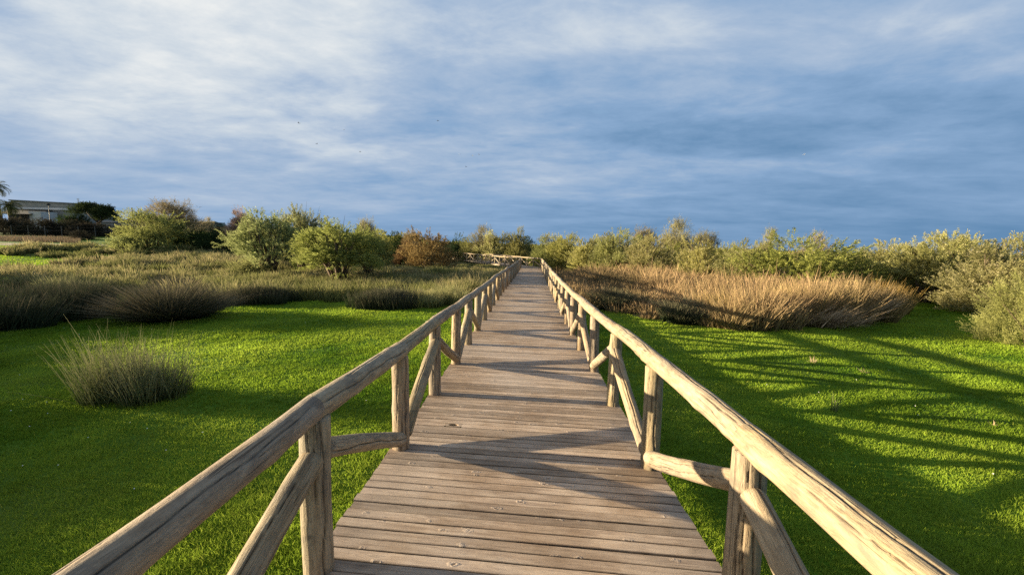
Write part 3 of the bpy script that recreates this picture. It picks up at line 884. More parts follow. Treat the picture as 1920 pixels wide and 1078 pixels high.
# ------------------------------------------------------------------ shrubs and trees
def crown_arrays(g, rx, ry, h, z0, nclump, ntwig, nleaf, twig, ll, lw, upright=0.6, skirt=True, tipamt=0.6, open_=0.0, clumpr=0.32, hmin=0.0):
    """many small leaf blades along twigs that spray out of clumps spread through the crown volume"""
    cs = []
    for _ in range(nclump):
        u = g.random() * 6.283
        e = g.random() ** 0.8
        el = math.asin(e) if not skirt else math.asin(min(1, max(-0.15, g.random() * 1.15 - 0.15)))
        rr = 0.45 + 0.5 * g.random() ** 0.6
        wv = 0.75 + 0.36 * g.random()
        cs.append((math.cos(u) * math.cos(el) * rx * rr * wv, math.sin(u) * math.cos(el) * ry * rr * wv, z0 + (h - z0) * max(hmin, math.sin(el) * rr * wv + 0.05), g.random(), 0.65 + 0.7 * g.random()))
    cs = np.array(cs)
    cs[:, 2] = np.clip(cs[:, 2], 0.12, h * 0.97)
    n = nclump * ntwig
    ci = np.repeat(np.arange(nclump), ntwig)
    C = cs[ci]
    cr = clumpr * (rx + ry + (h - z0)) / 3
    dirs = g.normal(0, 1, (n, 3)); dirs /= np.linalg.norm(dirs, axis=1)[:, None]
    off = dirs * (g.random(n) ** 0.5)[:, None] * cr * C[:, 4:5]
    off[:, 2] *= 0.8
    P = C[:, :3] + off
    out = C[:, :3] * [1 / rx, 1 / ry, 0.6 / h] + dirs * 0.8 + np.array([0, 0, upright])
    out /= np.linalg.norm(out, axis=1)[:, None]
    tl = twig * (0.6 + 0.8 * g.random(n)) * C[:, 4]
    n2 = n * nleaf
    ti = np.repeat(np.arange(n), nleaf)
    s = g.random(n2)
    droop = np.zeros((n2, 3)); droop[:, 2] = -0.18 * (s ** 2) * tl[ti]
    Lp = P[ti] + out[ti] * (s * tl[ti])[:, None] + droop + g.normal(0, 0.02 * twig / 0.4, (n2, 3))
    Lp[:, 2] = np.maximum(Lp[:, 2], 0.02)
    ld = out[ti] + g.normal(0, 0.55, (n2, 3)); ld /= np.linalg.norm(ld, axis=1)[:, None]
    sd = np.cross(ld, g.normal(0, 1, (n2, 3))); sd /= np.linalg.norm(sd, axis=1)[:, None]
    L = ll * (0.6 + 0.8 * g.random(n2)); W = lw * (0.6 + 0.8 * g.random(n2))
    a = Lp; b = Lp + ld * (L * 0.5)[:, None] + sd * W[:, None]; c = Lp + ld * L[:, None]; d = Lp + ld * (L * 0.5)[:, None] - sd * W[:, None]
    V = np.stack([a, b, c, d], 1).reshape(-1, 3)
    F = np.arange(4 * n2).reshape(-1, 4)
    r = np.clip(0.55 * g.random(n2) + 0.55 * C[ti, 3] - 0.05, 0, 1)
    tuft = (g.random(n) < 0.5)[ti]
    tp = np.clip((s - 0.55) / 0.45, 0, 1) * tipamt * np.where(tuft, 1.0, 0.25) * (0.4 + 0.9 * g.random(n2))
    return V, F, np.repeat(r, 4), np.repeat(np.clip(tp, 0, 1), 4), cs


def trunk_mesh(name, g, cs, r0, nst, base_r=0.25, mat=None, ns=6):
    mb = MB()
    idx = np.argsort(-cs[:, 2])[: max(nst, min(len(cs), nst * 3))]
    for q, i in enumerate(idx):
        c = cs[i, :3]
        a = math.atan2(c[1], c[0])
        b = np.array([math.cos(a) * base_r * g.random(), math.sin(a) * base_r * g.random(), -0.1])
        m1 = b * 0.6 + c * 0.3 + np.array([g.normal(0, .08), g.normal(0, .08), 0.12 * c[2]])
        m2 = b * 0.2 + c * 0.75 + np.array([g.normal(0, .08), g.normal(0, .08), 0.06 * c[2]])
        rr = r0 * (0.6 + 0.6 * g.random()) * (1 if q < nst else 0.55)
        mb.tube([b, m1, m2, c], [rr, rr * 0.75, rr * 0.45, rr * 0.15], ns)
        for _ in range(2):
            e = c + g.normal(0, 0.35, 3) + np.array([0, 0, 0.2])
            mb.tube([m2, (m2 + e) / 2 + g.normal(0, .05, 3), e], [rr * 0.3, rr * 0.2, rr * 0.06], 4)
    return mb.mesh(name, mat or M_BARK, True)


class Kind:
    def __init__(s, key, seed, mat, tr=0.05, nst=3, **kw):
        g = np.random.default_rng(seed)
        V, F, R, TP, cs = crown_arrays(g, **kw)
        s.crown = make_mesh('crown', V, F, mat, {'rnd': R, 'tip': TP})
        s.trunk = trunk_mesh('trunk', g, cs, tr, nst)
        s.h = kw['h']; s.w = kw['rx'] * 2.1
        s.proto = None


U = dict(rx=1.6, ry=1.5, h=2.8)
KINDS = {}


def K(key, seed, mat, **kw): KINDS[key] = Kind(key, seed, mat, **kw)


for v in range(3):
    K(f'pale{v}', 100 + v, M_PAL, rx=1.7, ry=1.5, h=2.8, z0=0.1, nclump=62, ntwig=30, nleaf=36, twig=0.36, ll=0.075, lw=0.0105, upright=1.0, tipamt=0.9, clumpr=0.24)
K('fine0', 106, M_PAL, rx=1.7, ry=1.5, h=2.6, z0=0.05, nclump=60, ntwig=42, nleaf=30, twig=0.42, ll=0.055, lw=0.0075, upright=0.9, tipamt=0.6, clumpr=0.24)
for v in range(3):
    K(f'olive{v}', 110 + v, M_OLV, rx=1.7, ry=1.6, h=2.8, z0=0.1, nclump=62, ntwig=30, nleaf=36, twig=0.34, ll=0.075, lw=0.0105, upright=0.8, tipamt=0.6, clumpr=0.25)
for v in range(2):
    K(f'tam{v}', 120 + v, M_TAM, rx=1.9, ry=1.7, h=3.2, z0=0.8, nclump=64, ntwig=32, nleaf=36, twig=0.36, ll=0.075, lw=0.0105, upright=0.5, skirt=False, tipamt=0.6, clumpr=0.22, tr=0.1, nst=6)
K('tamlow', 125, M_TAM, rx=2.0, ry=1.7, h=2.6, z0=0.1, nclump=62, ntwig=32, nleaf=36, twig=0.36, ll=0.08, lw=0.011, upright=0.6, tipamt=0.5, clumpr=0.25, tr=0.06, nst=4)
for v in range(2):
    K(f'dark{v}', 130 + v, M_DKG, rx=1.7, ry=1.6, h=2.6, z0=0.1, nclump=46, ntwig=28, nleaf=12, twig=0.4, ll=0.12, lw=0.022, upright=0.5, tipamt=0.5, clumpr=0.27)
for v in range(2):
    K(f'hedge{v}', 140 + v, M_HED, rx=2.0, ry=1.4, h=2.4, z0=0.1, nclump=46, ntwig=26, nleaf=11, twig=0.4, ll=0.13, lw=0.024, upright=0.6, tipamt=0.6, clumpr=0.28)
K('rust0', 150, M_ORG, rx=1.9, ry=1.6, h=2.5, z0=0.1, nclump=46, ntwig=28, nleaf=12, twig=0.40, ll=0.13, lw=0.024, upright=0.8, tipamt=0.6, clumpr=0.26)
for v in range(2):
    K(f'bare{v}', 160 + v, M_BRN, rx=1.6, ry=1.5, h=3.2, z0=0.5, nclump=54, ntwig=30, nleaf=10, twig=0.5, ll=0.22, lw=0.009, upright=0.9, skirt=False, tipamt=0.5, clumpr=0.2, tr=0.05, nst=6)
K('pink0', 170, M_PNK, rx=1.7, ry=1.6, h=3.2, z0=0.5, nclump=60, ntwig=30, nleaf=10, twig=0.45, ll=0.2, lw=0.016, upright=0.7, skirt=False, tipamt=0.5, clumpr=0.22, tr=0.06, nst=5)


def plant(name, cat, kind, label, px, depth, top, wpx, group, rz=None, hmul=1.0):
    """one shrub: its foot at image column px and forward distance depth, its height and spread from its size there"""
    k = KINDS[kind]
    x, y, z = at(px, depth)
    H = max(0.5, (zat(px, top, depth) - z)) * hmul
    Wd = wpx * depth / FPX
    if rz is None: rz = (px * 0.37) % 6.283
    root = thing(name, label, cat, (x, y, z - 0.03), group, rz, (Wd / k.w, Wd / k.w, H / (k.h * 0.99)))
    obj('crown', k.crown, root); obj('trunk', k.trunk, root)
    return root


G1 = 'pale green shrubs on the right'
for a in [
    ('fine0', 'feathery pale shrub at the right border of the picture, on the lawn', 1958, 11.2, 520, 125),
    ('pale1', 'tall pale yellow green shrub behind the border shrub', 1880, 17.5, 462, 150),
    ('pale2', 'bright yellow green shrub behind the lawn bay, beyond the golden bed end', 1745, 21.5, 447, 130),
    ('pale0', 'pale shrub between the bright yellow one and the border', 1810, 22, 455, 110),
    ('olive0', 'dark olive low shrub behind the right end of the golden bed', 1622, 22, 487, 85),
    ('pale1', 'yellow green shrub filling the gap behind the low dark olive one', 1680, 24.5, 461, 100),
    ('olive1', 'broad green shrub with the tallest rounded top on the right', 1490, 22.5, 437, 170),
    ('olive2', 'green shrub with a shaded right side, beside the tallest rounded one', 1548, 25, 464, 85),
    ('pale2', 'yellow green shrub at the left shoulder of the tallest rounded one', 1408, 24, 462, 90),
    ('pale1', 'shrub covered in cream tufts, left of the yellow green shoulder shrub', 1312, 27, 456, 85),
    ('pale0', 'shrub with cream tufts, in front of the bare brown tree', 1222, 30, 452, 85),
    ('olive1', 'olive shrub between the two cream tufted ones', 1262, 31.5, 455, 65),
    ('pale2', 'pale green shrub with a rounded top, left of the cream tufted ones', 1150, 35, 438, 85),
    ('olive0', 'olive shrub squeezed between the rounded pale one and the cream tufted one', 1190, 36, 450, 60),
    ('pale1', 'pale shrub left of the rounded pale one', 1098, 39, 449, 62),
    ('olive2', 'dark olive shrub just right of the end of the walk', 1026, 46, 452, 55),
    ('pale0', 'pale shrub between the dark olive one and the straight railing end', 1058, 43, 446, 58),
    ('pale2', 'low pale shrub in the back, behind the golden bed centre', 1355, 33, 462, 70),
    ('olive0', 'hazy olive shrub on the skyline at the far right', 1895, 30, 451, 110),
    ('pale1', 'pale shrub on the skyline right of the bright yellow one', 1785, 31, 449, 80),
    ('olive2', 'olive shrub on the skyline left of the bright yellow one', 1660, 34, 466, 80),
    ('pale0', 'yellow shrub on the skyline between the dip and the bright yellow one', 1600, 38, 470, 60),
    ('olive1', 'small olive shrub low in front of the right border shrubs', 1830, 19.5, 497, 70),
    ('pale2', 'pale shrub behind the walk end, right of the dark olive one', 1042, 58, 443, 60),
    ('olive0', 'small olive shrub on the skyline behind the rounded pale one', 1120, 55, 444, 60),
    ('olive2', 'olive shrub between the cream tufted ones and the tallest one', 1385, 30, 458, 55),
]:
    plant('shrub', 'shrub', a[0], a[1], a[2], a[3], a[4], a[5] * 1.28, G1)

G2 = 'bare brown trees on the skyline'
for a in [
    ('bare0', 'bare brown tree with a fan of fine branches above the cream tufted shrubs', 1268, 42, 424, 85),
    ('bare1', 'low bare brown tree right of the fan shaped one', 1322, 46, 438, 60),
    ('bare1', 'bare brown tree left of the fan shaped one', 1205, 48, 431, 60),
    ('bare0', 'bare dark tree on the right shoulder of the tallest rounded shrub', 1528, 30, 448, 55),
    ('bare0', 'bare brown tree behind the tallest rounded shrub', 1440, 36, 440, 50),
    ('bare1', 'thin bare tree on the skyline above the rushes left of centre', 690, 55, 414, 48),
    ('bare1', 'wide grey brown bare tree behind the far left yellow green bush', 335, 62, 381, 110),
    ('bare0', 'short bare tree with thin upright spires left of the walk end', 908, 60, 431, 55),
    ('bare1', 'small bare tree on the skyline above the rusty shrub', 772, 66, 436, 40),
]:
    plant('bare_tree', 'tree', *a, G2)

plant('bare_tree', 'tree', 'pink0', 'rounded pinkish bare tree standing on the skyline left of the pair of green trees', 452, 62, 400, 44, G2)
G3 = 'yellow green trees on the left'
for a in [
    ('tam0', 'yellow green tree with dark visible branches, right one of the pair', 636, 24.7, 417, 175),
    ('tam1', 'yellow green tree, left one of the pair', 502, 29, 404, 140),
    ('tam0', 'taller grey green tree rising behind the pair', 568, 33.5, 392, 105),
    ('tam1', 'smaller shaded tree against the right side of the pair', 690, 28.5, 432, 85),
    ('tamlow', 'low bright yellow green bush at the foot of the left tree', 466, 28, 487, 85),
    ('tamlow', 'big yellow green bush by the dirt track on the far left', 285, 43, 401, 130),
    ('tamlow', 'small yellow green bush at the end of the dirt track', 232, 41, 444, 60),
]:
    plant('tree' if a[0] != 'tamlow' else 'bush', 'tree' if a[0] != 'tamlow' else 'bush', *a, G3)

G4 = 'dark bushes on the left'
for a in [
    ('dark0', 'dark green bush right of the big yellow green one', 370, 45, 424, 85),
    ('dark1', 'dark green bush low behind the rush field, left of the pair of trees', 412, 44, 436, 70),
    ('hedge0', 'dull brown bush below the pinkish tree', 440, 50, 432, 60),
    ('dark0', 'dark bush behind the yellow green pair, below the taller tree', 545, 40, 440, 80),
    ('dark1', 'dark green shrub between the pair and the rusty shrub', 738, 52, 441, 60),
    ('olive1', 'olive shrub left of the rusty shrub', 712, 48, 443, 50),
    ('dark0', 'dark green bush right behind the rusty shrub', 850, 62, 441, 60),
]:
    plant('bush', 'bush', *a, G4)
plant('shrub', 'shrub', 'rust0', 'rusty brown shrub beside the far turned railing', 800, 44, 436, 100, 'rusty shrubs')
plant('shrub', 'shrub', 'rust0', 'small rusty shrub left of the bigger rusty one', 762, 47, 449, 55, 'rusty shrubs', 2.0)
G5 = 'olive trees behind the walk end'
for a in [
    ('olive2', 'dark olive tree straight behind the end of the walk', 966, 57, 433, 62),
    ('pale2', 'pale green tree left of the dark olive one', 926, 58, 438, 60),
    ('olive1', 'pale olive bush behind the turned railing', 888, 60, 440, 55),
    ('dark1', 'dark gap filling bush at the right foot of the dark olive tree', 990, 62, 449, 40),
]:
    plant('tree', 'tree', *a, G5)

for ox, oy, sx_, hh_ in ((-21.5, 13.6, 1.0, 0.75), (-28.0, 17.2, 1.0, 0.95), (-18.0, 8.9, 0.55, 0.5)):
    root = thing('shrub', 'dark shrub beyond the left border of the picture', 'shrub', (ox, oy, gz(ox, oy)), 'shrubs beyond the left border', oy, (sx_, sx_, hh_))
    obj('crown', KINDS['dark0'].crown, root); obj('trunk', KINDS['dark0'].trunk, root)

# ------------------------------------------------------------------ far scrubland that closes the horizon (beyond counting)
def far_scrub():
    g = np.random.default_rng(77); Vs = []; Rs = []; Ts = []
    n = 240
    for q in range(n):
        d = 75 + 120 * g.random(); lat = (g.random() * 2 - 1) * 1.5 * d
        if lat < -0.42 * d: continue
        x, y = lat, d; z = gz(x, y); hh = (1.9 + 1.1 * g.random()) * (0.95 if lat > -0.2 * d else 1.0); ww = 2.5 + 3 * g.random()
        m = 420
        a = g.random(m) * 6.283; e = np.arcsin(g.random(m)); rr = 0.6 + 0.45 * g.random(m)
        P = np.stack([x + np.cos(a) * np.cos(e) * ww * rr, y + np.sin(a) * np.cos(e) * ww * rr, z + np.sin(e) * hh * rr], -1)
        ld = g.normal(0, 0.5, (m, 3)) + [0, 0, 0.8]; ld /= np.linalg.norm(ld, axis=1)[:, None]
        sd = np.cross(ld, g.normal(0, 1, (m, 3))); sd /= np.linalg.norm(sd, axis=1)[:, None]
        L = (0.45 + 0.5 * g.random(m))[:, None]; W = (0.09 + 0.08 * g.random(m))[:, None]
        Vs.append(np.stack([P, P + ld * L * .5 + sd * W, P + ld * L, P + ld * L * .5 - sd * W], 1).reshape(-1, 3))
        Rs.append(np.repeat(np.clip(0.6 * g.random(m) + 0.5 * g.random() - .1, 0, 1), 4)); Ts.append(np.repeat(g.random(m) * 0.6 * g.random(), 4))
    V = np.concatenate(Vs); F = np.arange(len(V)).reshape(-1, 4)
    tag(obj('scrubland', make_mesh('scrubland', V, F, M_OLV, {'rnd': np.concatenate(Rs), 'tip': np.concatenate(Ts)})), 'far olive scrubland along the horizon', 'scrubland', kind='stuff')


far_scrub()

# ------------------------------------------------------------------ far left: farm buildings, palms, pine, hedge
M_WALL = mat_plain('pale_render_wall', (0.30, 0.285, 0.25), 0.9, 0.6, 0.15)
M_WHITE = mat_plain('whitewashed_wall', (0.62, 0.60, 0.57), 0.9, 0.8, 0.1)
M_ROOFG = mat_plain('grey_fibre_cement_roof', (0.20, 0.195, 0.185), 0.85, 1.2, 0.3)
M_DARKW = mat_plain('dark_porch_timber', (0.035, 0.032, 0.032), 0.8, 2.0)
M_RED = mat_plain('dark_red_roof_tiles', (0.16, 0.045, 0.04), 0.85, 3.0)
M_POLE = mat_plain('dark_metal_pole', (0.03, 0.03, 0.03), 0.6, 3.0)
M_PINKW = mat_plain('pinkish_render_wall', (0.42, 0.30, 0.23), 0.9, 0.8, 0.1)
M_GLASS = mat_plain('dark_window_pane', (0.03, 0.035, 0.045), 0.15, 2.0, 0.1, 0.5)


def house(label, px0, px1, depth, name='farmhouse'):
    x0, y0, _ = at(px0, depth); x1, y1, _ = at(px1, depth)
    z = gz((x0 + x1) / 2, (y0 + y1) / 2)
    w = math.hypot(x1 - x0, y1 - y0)
    root = thing(name, label, 'house', (x0, y0, z - 0.1), None, math.atan2(y1 - y0, x1 - x0))
    return root, w, z - 0.1


# long grey barn with a lean-to porch
D = 86
root, w, zb = house('long low grey farm building with a pale upper wall and a dark porch', 26, 141, D, 'farm_building')
ztop0 = zat(35, 377, D) - zb; ztop1 = zat(140, 383, D) - zb; zmid = zat(90, 390, D) - zb; zeav = zat(80, 396, D) - zb; zpor = zat(80, 405, D) - zb
mb = MB()
mb.add([(0, 0, 0), (w, 0, 0), (w, 9, 0), (0, 9, 0), (0, 0, ztop0), (w, 0, ztop1), (w, 9, ztop1), (0, 9, ztop0)],
       [(0, 3, 2, 1), (4, 5, 6, 7), (0, 1, 5, 4), (1, 2, 6, 5), (2, 3, 7, 6), (3, 0, 4, 7)])
obj('wall', mb.mesh('wall', M_WALL), root)
mb = MB()
mb.add([(-.2, -.2, ztop0 + .003), (w + .2, -.2, ztop1 + .003), (w + .2, 9.2, ztop1 + .003), (-.2, 9.2, ztop0 + .003), (-.2, -.2, ztop0 + .2), (w + .2, -.2, ztop1 + .2), (w + .2, 9.2, ztop1 + .2), (-.2, 9.2, ztop0 + .2)],
       [(0, 3, 2, 1), (4, 5, 6, 7), (0, 1, 5, 4), (1, 2, 6, 5), (2, 3, 7, 6), (3, 0, 4, 7)])
obj('roof', mb.mesh('roof', M_ROOFG), root)
mb = MB(); mb.box(0, w, -0.5, -0.31, zmid - 0.42, zmid - 0.02); obj('eaves_band', mb.mesh('eaves_band', M_WHITE), root)
mb = MB()
mb.add([(0.5, -4.2, zpor), (w * 0.66, -4.2, zpor), (w * 0.66, -0.02, zeav), (0.5, -0.02, zeav), (0.5, -4.2, zpor + .12), (w * 0.66, -4.2, zpor + .12), (w * 0.66, -0.02, zeav + .12), (0.5, -0.02, zeav + .12)],
       [(3, 2, 1, 0), (4, 5, 6, 7), (0, 1, 5, 4), (1, 2, 6, 5), (3, 0, 4, 7)])
obj('porch_roof', mb.mesh('porch_roof', M_DARKW), root)
mb = MB(); mb.box(.4, w * .64, -.3, -.004, 0, zeav - .16); obj('porch_shade_wall', mb.mesh('porch_shade_wall', M_DARKW), root)  # added dark wall: its colour stands in for the shade under the porch
for q in range(5):
    mb = MB(); xq = 0.8 + q * (w * 0.66 - 1.4) / 4; mb.box(xq, xq + 0.18, -4.0, -3.82, 0, zpor - 0.003); obj('porch_post', mb.mesh('porch_post', M_DARKW), root)
mb = MB(); mb.box(w * 0.6, w * 0.79, -3.6, -0.6, 0, zeav - 0.3); obj('annex', mb.mesh('annex', M_WHITE), root)
for q in range(3):
    mb = MB(); xq = 1.5 + q * w * 0.19; mb.box(xq, xq + 1.3, -0.33, -0.303, 1.2, 2.5); obj('window', mb.mesh('window', M_GLASS), root)

# whitewashed house partly behind the pine
root, w, zb = house('whitewashed house corner seen between the dark bush and the pine', 140, 168, 92, 'white_house')
zt = zat(150, 393, 92) - zb
mb = MB(); mb.box(0, w, 0, 5, 0, zt); obj('wall', mb.mesh('wall', M_WHITE), root)
mb = MB(); mb.add([(-.2, -.2, zt + .003), (w + .2, -.2, zt + .003), (w + .2, 5.2, zt + .003), (-.2, 5.2, zt + .003), (-.2, 2.5, zt + .5), (w + .2, 2.5, zt + .5)], [(0, 1, 5, 4), (2, 3, 4, 5), (0, 4, 3), (1, 2, 5), (0, 3, 2, 1)])
obj('roof', mb.mesh('roof', M_WALL), root)
mb = MB(); mb.box(w * .3, w * .3 + .9, -.03, -.004, zt - 1.9, zt - .7); obj('window', mb.mesh('window', M_GLASS), root)

root, w, zb = house('small house with a dark red roof and a bright gable', 223, 252, 88, 'red_roofed_house')
zt = zat(235, 416, 88) - zb; zr = zat(238, 407, 88) - zb
mb = MB(); mb.box(0, w, 0, 4, 0, zt); obj('wall', mb.mesh('wall', M_WHITE), root)
mb = MB(); mb.add([(.5, -.2, zt + .003), (w + .3, -.2, zt + .003), (w + .3, 4.2, zt + .003), (.5, 4.2, zt + .003), (1.4, 2, zr), (w - .5, 2, zr)], [(0, 1, 5, 4), (2, 3, 4, 5), (0, 4, 3), (1, 2, 5), (0, 3, 2, 1)])
rf = obj('roof', mb.mesh('roof', M_RED), root)
mb = MB(); mb.box(w * .6, w * .6 + .7, 2.4, 3.1, zr - .6, zr + .55); obj('chimney', mb.mesh('chimney', M_WALL), root)

root, w, zb = house('low grey roofed shed between the pine and the red roofed house', 186, 224, 84, 'shed')
zt = zat(205, 417, 84) - zb
mb = MB(); mb.box(0, w, 0, 4, 0, zt); obj('wall', mb.mesh('wall', M_WALL), root)
mb = MB(); mb.add([(-.2, -.3, zt + .003), (w + .2, -.3, zt + .003), (w + .2, 4.2, zt + .5), (-.2, 4.2, zt + .5), (-.2, -.3, zt + .12), (w + .2, -.3, zt + .12), (w + .2, 4.2, zt + .62), (-.2, 4.2, zt + .62)],
                  [(3, 2, 1, 0), (4, 5, 6, 7), (0, 1, 5, 4), (1, 2, 6, 5), (2, 3, 7, 6), (3, 0, 4, 7)])
obj('roof', mb.mesh('roof', M_ROOFG), root)

root, w, zb = house('long pinkish house low behind the grey brown tree', 345, 392, 125, 'pinkish_house')
zt = zat(370, 417, 125) - zb
mb = MB(); mb.box(0, w, 0, 5, 0, zt); obj('wall', mb.mesh('wall', M_PINKW), root)
mb = MB(); mb.add([(-.2, -.2, zt + .003), (w + .2, -.2, zt + .003), (w + .2, 5.2, zt + .003), (-.2, 5.2, zt + .003), (-.2, 2.5, zt + .55), (w + .2, 2.5, zt + .55)], [(0, 1, 5, 4), (2, 3, 4, 5), (0, 4, 3), (1, 2, 5), (0, 3, 2, 1)])
obj('roof', mb.mesh('roof', M_WALL), root)
for q in range(3):
    mb = MB(); xq = w * (.15 + .3 * q); mb.box(xq, xq + .9, -.03, -.004, zt - 1.7, zt - .7); obj('window', mb.mesh('window', M_GLASS), root)

# dark green parked van at the skyline
x, y, z = at(408, 118)
zc = z + 0.3
van = thing('parked_van', 'dark green vehicle on the skyline left of the pinkish tree', 'van', (x, y, zc - 0.35), None, 0.1)
mb = MB()
prof = [(-1.0, 0.35), (-1.0, 1.0), (-0.8, 1.55), (-0.6, 1.7), (1.7, 1.7), (2.1, 1.05), (2.3, 0.95), (2.3, 0.35)]
V = [(p[0], -.8, p[1]) for p in prof] + [(p[0], .8, p[1]) for p in prof]
n8 = len(prof)
mb.add(V, [tuple(range(n8)), tuple(range(2 * n8 - 1, n8 - 1, -1))] + [(k, k + n8, (k + 1) % n8 + n8, (k + 1) % n8) for k in range(n8)])
obj('body', mb.mesh('body', mat_plain('dark_green_paint', (0.02, 0.06, 0.04), 0.35, 2, 0.1, 0.5)), van)
for q in range(3):
    mb = MB(); mb.box(-0.75 + q * .85, -0.05 + q * .85, -.825, -.803, 1.05, 1.5); obj('window', mb.mesh('window', M_GLASS), van)
for q, xx in enumerate((-.5, 1.6)):
    for yy in (-.82, .62):
        mb = MB(); mb.tube([(xx, yy, .33), (xx, yy + .2, .33)], [.33, .33], 16); obj('wheel', mb.mesh('wheel', M_POLE), van)
mound_b = plant('bush', 'bush', 'hedge1', 'dull scrub bank under the dark green vehicle', 412, 76, 424, 60, 'dark bushes on the left')

# hedge of separate dark bushes in front of the buildings
G6 = 'hedge bushes in front of the farm'
for q, (px, d, top, wp, kd, lb) in enumerate([
    (8, 70, 409, 60, 'hedge0', 'dull dark hedge bush under the palms, at the left border'),
    (50, 71, 408, 66, 'hedge1', 'dull hedge bush below the dark porch'),
    (92, 70, 411, 60, 'hedge0', 'dull hedge bush below the white annex wall'),
    (130, 71, 411, 60, 'hedge1', 'dull hedge bush under the dark round bush'),
    (165, 70, 417, 55, 'hedge0', 'dull hedge bush at the left foot of the pine'),
    (205, 71, 420, 60, 'hedge1', 'dull hedge bush right of the pine trunk'),
    (238, 69, 421, 50, 'hedge0', 'dull hedge bush at the right end of the hedge'),
    (155, 63, 431, 36, 'hedge1', 'small grey bush in front of the hedge near the pine')]):
    plant('hedge_bush', 'bush', kd, lb, px, d, top, wp, G6)
plant('tree', 'tree', 'dark0', 'round dark green bush left of the umbrella pine', 136, 74, 393, 42, None)
plant('tree', 'tree', 'dark1', 'dark green tree top just below the pine crown', 158, 75, 402, 26, None)
plant('palm_shrub', 'shrub', 'tam1', 'small sunlit bushy tree beside the red roofed house', 222, 86, 402, 14, None)
plant('palm_shrub', 'shrub', 'bare0', 'small tan tuft tree right of the pinkish house', 391, 88, 411, 22, None)

# umbrella pine
x, y, z = at(185, 72)
pine = thing('umbrella_pine', 'umbrella pine with a two lobed flat dark crown and leaning trunks', 'tree', (x, y, z - 0.1))
zz0 = z - 0.1
S = 72 / FPX
M_PINE = mat_leaf('pine_needles', (0.018, 0.03, 0.012), (0.05, 0.07, 0.024), (0.11, 0.12, 0.04), 0.2)
g_ = np.random.default_rng(90)
Vs, Rs, Ts = [], [], []
for (cx, top, bot, wp) in ((168, 381, 402, 40), (200, 389, 413, 36)):
    lx = (cx - 185) * S; zt = zat(cx, top, 72) - zz0; zb_ = zat(cx, bot, 72) - zz0
    V, F, R, TP, _ = crown_arrays(g_, wp * S / 2, wp * S / 2, zt - zb_, 0.0, 34, 34, 12, 0.5, 0.2, 0.03, 0.5, False, 0.6, 0, 0.26)
    V = V + np.array([lx, 0, zb_]); Vs.append(V); Rs.append(R); Ts.append(TP)
V = np.concatenate(Vs)
obj('crown', make_mesh('crown', V, np.arange(len(V)).reshape(-1, 4), M_PINE, {'rnd': np.concatenate(Rs), 'tip': np.concatenate(Ts)}), pine)
mb = MB()
zf = zat(184, 418, 72) - zz0
mb.tube([(0, 0, -.2), (-.1, 0, zf * .5), (.1, 0, zf)], [.28, .22, .2], 8)
for (cx, py) in ((163, 396), (174, 392), (196, 405), (206, 402)):
    mb.tube([(.1, 0, zf), ((cx - 185) * S * .6, .1, (zf + zat(cx, py, 72) - zz0) / 2), ((cx - 185) * S, 0, zat(cx, py, 72) - zz0)], [.17, .12, .05], 7)
obj('trunk', mb.mesh('trunk', M_BARK, True), pine)


# palms
def palm(label, px, depth, crown_py, frond, nfr, seed, base_r=0.22):
    x, y, z = at(px, depth); h = zat(px, crown_py, depth) - z
    root = thing('palm_tree', label, 'palm tree', (x, y, z - .1), 'palm trees on the far left')
    mb = MB(); mb.tube([(0, 0, -.2), (.1, 0, h * .5), (0, 0, h)], [base_r * 1.2, base_r, base_r * 1.1], 10)
    obj('trunk', mb.mesh('trunk', M_BARK, True), root)
    g = np.random.default_rng(seed)
    for q in range(nfr):
        a = q * 2.39996 + g.normal(0, .15); e0 = 1.3 - 1.9 * (q / nfr); L = frond * (0.8 + .35 * g.random())
        pts = []; p = np.array([0, 0, h]); e = e0
        for s in range(9):
            pts.append(p.copy()); p = p + L / 8 * np.array([math.cos(a) * math.cos(e), math.sin(a) * math.cos(e), math.sin(e)]); e -= 0.17 + 0.03 * s
        pts = np.array(pts); Vq = []; R = []; T = []
        side = np.array([-math.sin(a), math.cos(a), 0])
        for s in np.linspace(0.1, 0.98, 30):
            f = s * 8; k = min(int(f), 7); c = pts[k] + (pts[min(k + 1, 8)] - pts[k]) * (f - k)
            d = pts[min(k + 1, 8)] - pts[k]; d = d / np.linalg.norm(d)
            ln = frond * 0.24 * math.sin(math.pi * (0.12 + 0.8 * s)) + .12
            for sg in (-1, 1):
                tip = c + ln * (side * sg * .8 + d * .6 + np.array([0, 0, -.25 + g.normal(0, .1)])); wv = d * 0.035
                Vq += [c - wv, (c + tip) / 2 - wv * .8, tip, (c + tip) / 2 + wv * .8]
                rv = g.random(); R += [rv] * 4; T += [g.random() * .6] * 4
        nq = len(Vq) // 4
        tv, tf = tube(pts, [.05 * (1 - s / 9.5) for s in range(9)], 4)
        F = [tuple(r) for r in np.arange(4 * nq).reshape(-1, 4)] + [tuple(i_ + 4 * nq for i_ in f) for f in tf]
        R += [.5] * len(tv); T += [.2] * len(tv)
        obj('frond', make_mesh('frond', np.array(Vq + [tuple(v) for v in tv]), F, M_PALM, {'rnd': np.array(R), 'tip': np.array(T)}), root)


palm('tall palm with arching fronds at the left border', 2, 78, 352, 2.3, 26, 1)
palm('shorter bushy palm in front of the farm building', 22, 77, 386, 2.4, 30, 2, .3)


